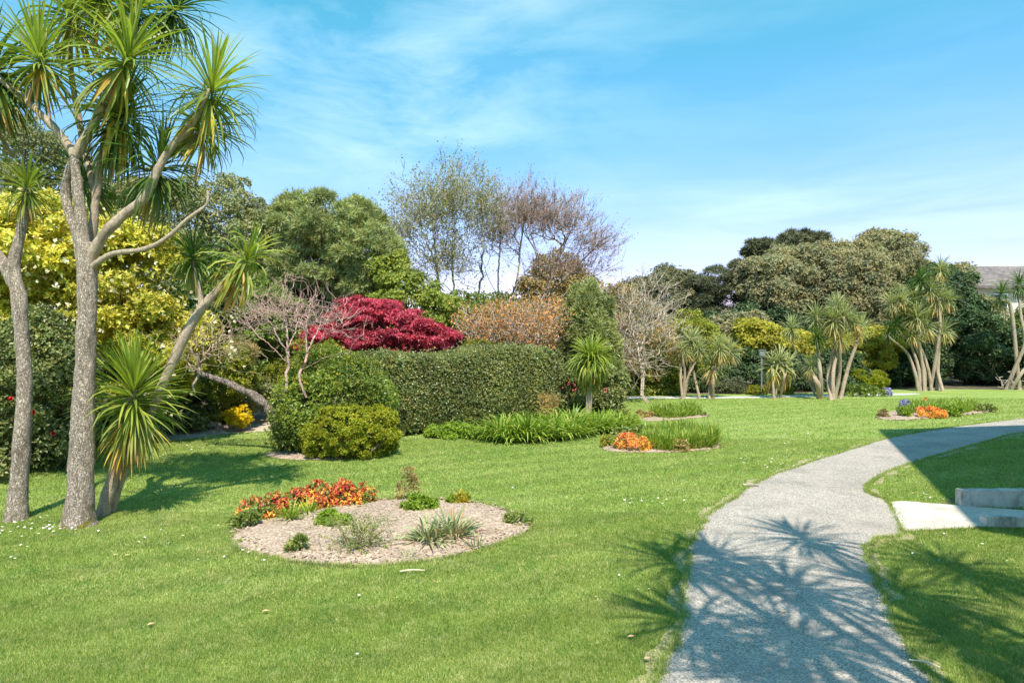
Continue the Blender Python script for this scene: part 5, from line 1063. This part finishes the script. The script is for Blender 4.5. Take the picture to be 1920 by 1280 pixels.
mound_plant('leafy_plant', 'dark leafy plant right of the flat orange carpet', 1782, 780, 30, .26, 1000, .08, .03, 'herb', lobes=12)
mound_plant('leafy_plant', 'low dark plant at the right tip of the bed by the far path bend', 1845, 772, 36, .16, 900, .08, .03, 'herb_dark', lobes=12)
mound_plant('blue_flower_plant', 'small pale blue flowers beside the yellow dwarf conifer', 1664, 743, 14, .3, 300, .07, .04, 'blue', lobes=8)
mound_plant('low_shrub', 'low green plants under the yellow dwarf conifer', 1610, 742, 80, .3, 2600, .1, .05, 'mid', lobes=30, lr=.15)

# ------------------------------------------------------------------ concrete, lamp, litter
import bmesh
def box_mesh(name, corners, z0, z1, bev, mat, sub=0):
    """prism over a polygon, bevelled"""
    bm = bmesh.new(); n = len(corners)
    lo = [bm.verts.new((x, y, z0)) for x, y in corners]; hi = [bm.verts.new((x, y, z1)) for x, y in corners]
    bm.faces.new(lo[::-1]); bm.faces.new(hi)
    for i in range(n): bm.faces.new((lo[i], lo[(i+1) % n], hi[(i+1) % n], hi[i]))
    bmesh.ops.recalc_face_normals(bm, faces=bm.faces)
    if bev: bmesh.ops.bevel(bm, geom=bm.edges[:], offset=bev, segments=2, affect='EDGES')
    me = bpy.data.meshes.new(name); bm.to_mesh(me); bm.free(); me.materials.append(mat); return me
def rough_wall(name, label, x0, x1, y0, y1, z1):
    """low concrete wall with worn edges"""
    bm = bmesh.new(); bmesh.ops.create_cube(bm, size=1)
    for v in bm.verts:
        v.co.x = (x0+x1)/2+v.co.x*(x1-x0); v.co.y = (y0+y1)/2+v.co.y*(y1-y0); v.co.z = (z1-.1)/2+v.co.z*(z1+.1)
    for k in range(1, 40):
        g_ = bm.verts[:]+bm.edges[:]+bm.faces[:]; bmesh.ops.bisect_plane(bm, geom=g_, plane_co=(x0+(x1-x0)*(k/40)**1.6, 0, 0), plane_no=(1, 0, 0))
    bmesh.ops.bevel(bm, geom=[e for e in bm.edges if e.calc_face_angle(0) > 1], offset=.012, segments=2, affect='EDGES')
    for v in bm.verts:
        k = mnoise.noise(v.co*9)*.008+mnoise.noise(v.co*31)*.010; v.co += Vector((k, k, k*.6))
    me = bpy.data.meshes.new(name); bm.to_mesh(me); bm.free(); me.materials.append(M['concrete'])
    c = Vector(((x0+x1)/2, (y0+y1)/2, 0)); me.transform(__import__('mathutils').Matrix.Translation(-c))
    return tag(link(name, me, None, c), label, 'wall')
rough_wall('concrete_wall', 'higher low concrete side wall behind the pale slab', 5.40, 8.4, 8.20, 8.33, .215)
rough_wall('concrete_wall', 'lower front concrete kerb wall beside the pale slab', 5.10, 8.0, 7.32, 7.46, .12)
me = box_mesh('slab', [tuple(p) for p in SLAB], -.05, .022, .008, M['slab']); o = link('pavement_slab', me); o['kind'] = 'structure'; o['label'] = 'pale concrete slab joining the path to the walls'
flat_ngon('soil_patch', smooth_poly(poly_px([(1765, 946), (1780, 936), (1802, 930), (1812, 945), (1806, 952), (1785, 949)]), 5, .03), .007, M['earth'], 'bare dark soil at the end of the higher concrete wall')
# lamp post
b = np.array([(1428-960)/F*25.6, 25.6, 0.]); t = thing('lamp_post', 'thin grey lamp post between the two clipped balls', 'lamp post', b)
part('pole', limb([b, b+[0, 0, .5], b+[0, 0, 1.45]], [.045, .03, .028], 10, 20, 0, 0, ring=0), M['metal'], t, b, True)
me = box_mesh('lantern', [(-.11, -.09), (.11, -.09), (.11, .09), (-.11, .09)], 1.45, 1.66, .02, M['metal']); link('lantern', me, t)
me = box_mesh('lantern_cap', [(-.14, -.12), (.14, -.12), (.14, .12), (-.14, .12)], 1.662, 1.70, .015, M['metal']); link('lantern_cap', me, t)
# sticks and leaves
b = G(772, 1076); solo('fallen_stick', limb([b+[-.10, -.01, .03], b+[0, .01, .036], b+[.11, .012, .032]], [.005, .007, .004], 6, 14, .1, 1), M['stick'], 'thin pale stick lying on the grass below the near bed', 'stick', b)
b = G(1735, 1252); solo('fallen_stick', limb([b+[-.07, .05, .03], b+[0, 0, .04], b+[.06, -.05, .03]], [.004, .006, .004], 6, 14, .1, 1), M['stick'], 'dry curled stick at the right edge of the path', 'stick', b)
b = G(1407, 912); solo('fallen_stick', limb([b+[-.1, 0, .02], b+[0, .01, .03], b+[.11, -.01, .02]], [.012, .016, .01], 6, 14, .2, 1), M['stone'], 'short dark broken stick at the left path edge', 'stick', b)
lm = None
for (px, py) in ((1208, 1245), (245, 1045), (505, 1152), (275, 1180), (212, 1047), (1190, 1200), (1465, 1150)):
    g = leaves(np.zeros((1, 3)), np.array([[1, 0, .1]]), np.array([[0, 0, 1.]]), [.055], [.035], np.zeros(1))
    if lm is None: lm = make_mesh('fallen_leaf', g[0], g[1], None, [M['deadleaf']])
    c = G(px, py); o = link('fallen_leaf', lm, None, (c[0], c[1], .034 if px != 1465 else .012)); o.rotation_euler = (0, .1, random.uniform(0, 6)); tag(o, 'small dry yellowish leaf fallen on the ground', 'fallen leaf', 'fallen leaves')

# ------------------------------------------------------------------ far house on the right
def house_far():
    d = 44; x0 = (1790-960)/F*d; b = np.array([x0+7, d+4, 0.]); t = thing('slate_roofed_house', 'cream house with hipped slate roof behind the right hand trees', 'house', b)
    def add(name, me, p=t): return link(name, me, p)
    w = box_mesh('wall', [(-6.2, -4), (8, -4), (8, 5), (-6.2, 5)], 0, 5.6, 0, M['wall']); ow = add('wall', w)
    bm = bmesh.new(); e = 5.55; rz = 7.35
    vs = [bm.verts.new(p) for p in ((-6.8, -4.6, e), (8.6, -4.6, e), (8.6, 5.6, e), (-6.8, 5.6, e), (-2.6, .4, rz), (4.5, .4, rz), (-6.8, -4.6, e-.16), (8.6, -4.6, e-.16), (8.6, 5.6, e-.16), (-6.8, 5.6, e-.16))]
    for q in ((0, 1, 5, 4), (1, 2, 5), (2, 3, 4, 5), (3, 0, 4), (0, 6, 7, 1), (1, 7, 8, 2), (2, 8, 9, 3), (3, 9, 6, 0), (6, 9, 8, 7)): bm.faces.new([vs[i] for i in q])
    me = bpy.data.meshes.new('roof'); bm.to_mesh(me); bm.free(); me.materials.append(M['slate']); rf = add('roof', me)
    link('ridge', box_mesh('ridge', [(-2.7, .28), (4.6, .28), (4.6, .52), (-2.7, .52)], rz-.06, rz+.1, .02, M['lead']), rf)
    lw = box_mesh('porch_roof', [(-5.2, -6.2), (6, -6.2), (6, -4.02), (-5.2, -4.02)], 3.0, 3.3, .03, M['frame']); add('porch_roof', lw)
    add('porch_wall', box_mesh('porch_wall', [(-5, -6), (5.8, -6), (5.8, -4.05), (-5, -4.05)], 0, 2.98, 0, M['brick']))
    for x in (-4.2, -1.2, 1.8, 4.8):
        f_ = add('window', box_mesh('window', [(x-.6, -4.06), (x+.6, -4.06), (x+.6, -4.003), (x-.6, -4.003)], 3.7, 5.1, .01, M['frame']))
        link('pane', box_mesh('pane', [(x-.5, -4.075), (x+.5, -4.075), (x+.5, -4.063), (x-.5, -4.063)], 3.8, 5.0, 0, M['glass']), f_)
house_far()
# near house, right of the viewpoint: casts the straight-edged shade over the path bend
def house_near():
    k = 1/math.tan(SUN_EL); H = 8.0; off = np.array([SHX, SHY])*H*k
    A = np.array([8.3, 15.5])-off; B = np.array([4.93, 7.3])-off; C_ = np.array([12.4, 16.35])-off; Dd = np.array([24, 18.])-off
    foot = [tuple(A), tuple(B), (9.5, B[1]-3.5), (22, B[1]-2), tuple(Dd), tuple(C_)]
    area = sum(foot[i][0]*foot[(i+1) % 6][1]-foot[(i+1) % 6][0]*foot[i][1] for i in range(6))
    if area < 0: foot = foot[::-1]
    c = np.mean(foot, axis=0); b = np.array([c[0], c[1], 0.]); t = thing('cream_house', 'cream rendered house beside the path whose shadow falls over the path bend', 'house', b)
    rel = [(x-c[0], y-c[1]) for x, y in foot]; ins = [(x*.975, y*.975) for x, y in rel]
    link('wall', box_mesh('wall', ins, 0, 7.8, 0, M['wall']), t)
    rf = link('roof', box_mesh('roof', rel, 7.802, 8.0, .02, M['slate']), t)
    a2 = np.array(ins[[i for i, p in enumerate(foot) if p == tuple(A)][0]]); b2 = np.array(ins[[i for i, p in enumerate(foot) if p == tuple(B)][0]])
    ax = (a2-b2)/np.linalg.norm(a2-b2); nn = np.array([-ax[1], ax[0]]); 
    if np.dot(nn, b2) < 0: nn = -nn
    for z0, z1 in ((1.0, 2.4), (4.6, 6.2)):
        for s in (1.2, 3.6, 6.0):
            def quad(s0, s1, d0, d1): return [tuple(b2+ax*s0+nn*d0), tuple(b2+ax*s1+nn*d0), tuple(b2+ax*s1+nn*d1), tuple(b2+ax*s0+nn*d1)]
            f_ = link('window', box_mesh('window', quad(s, s+1.1, .003, .07), z0, z1, .008, M['frame']), t)
            link('pane', box_mesh('pane', quad(s+.08, s+1.02, .073, .085), z0+.08, z1-.08, 0, M['glass']), f_)
            link('sill', box_mesh('sill', quad(s-.08, s+1.18, .003, .16), z0-.09, z0-.003, .01, M['concrete']), f_)
house_near()
print('objects', len(bpy.data.objects), 'faces', sum(len(m.polygons) for m in bpy.data.meshes))
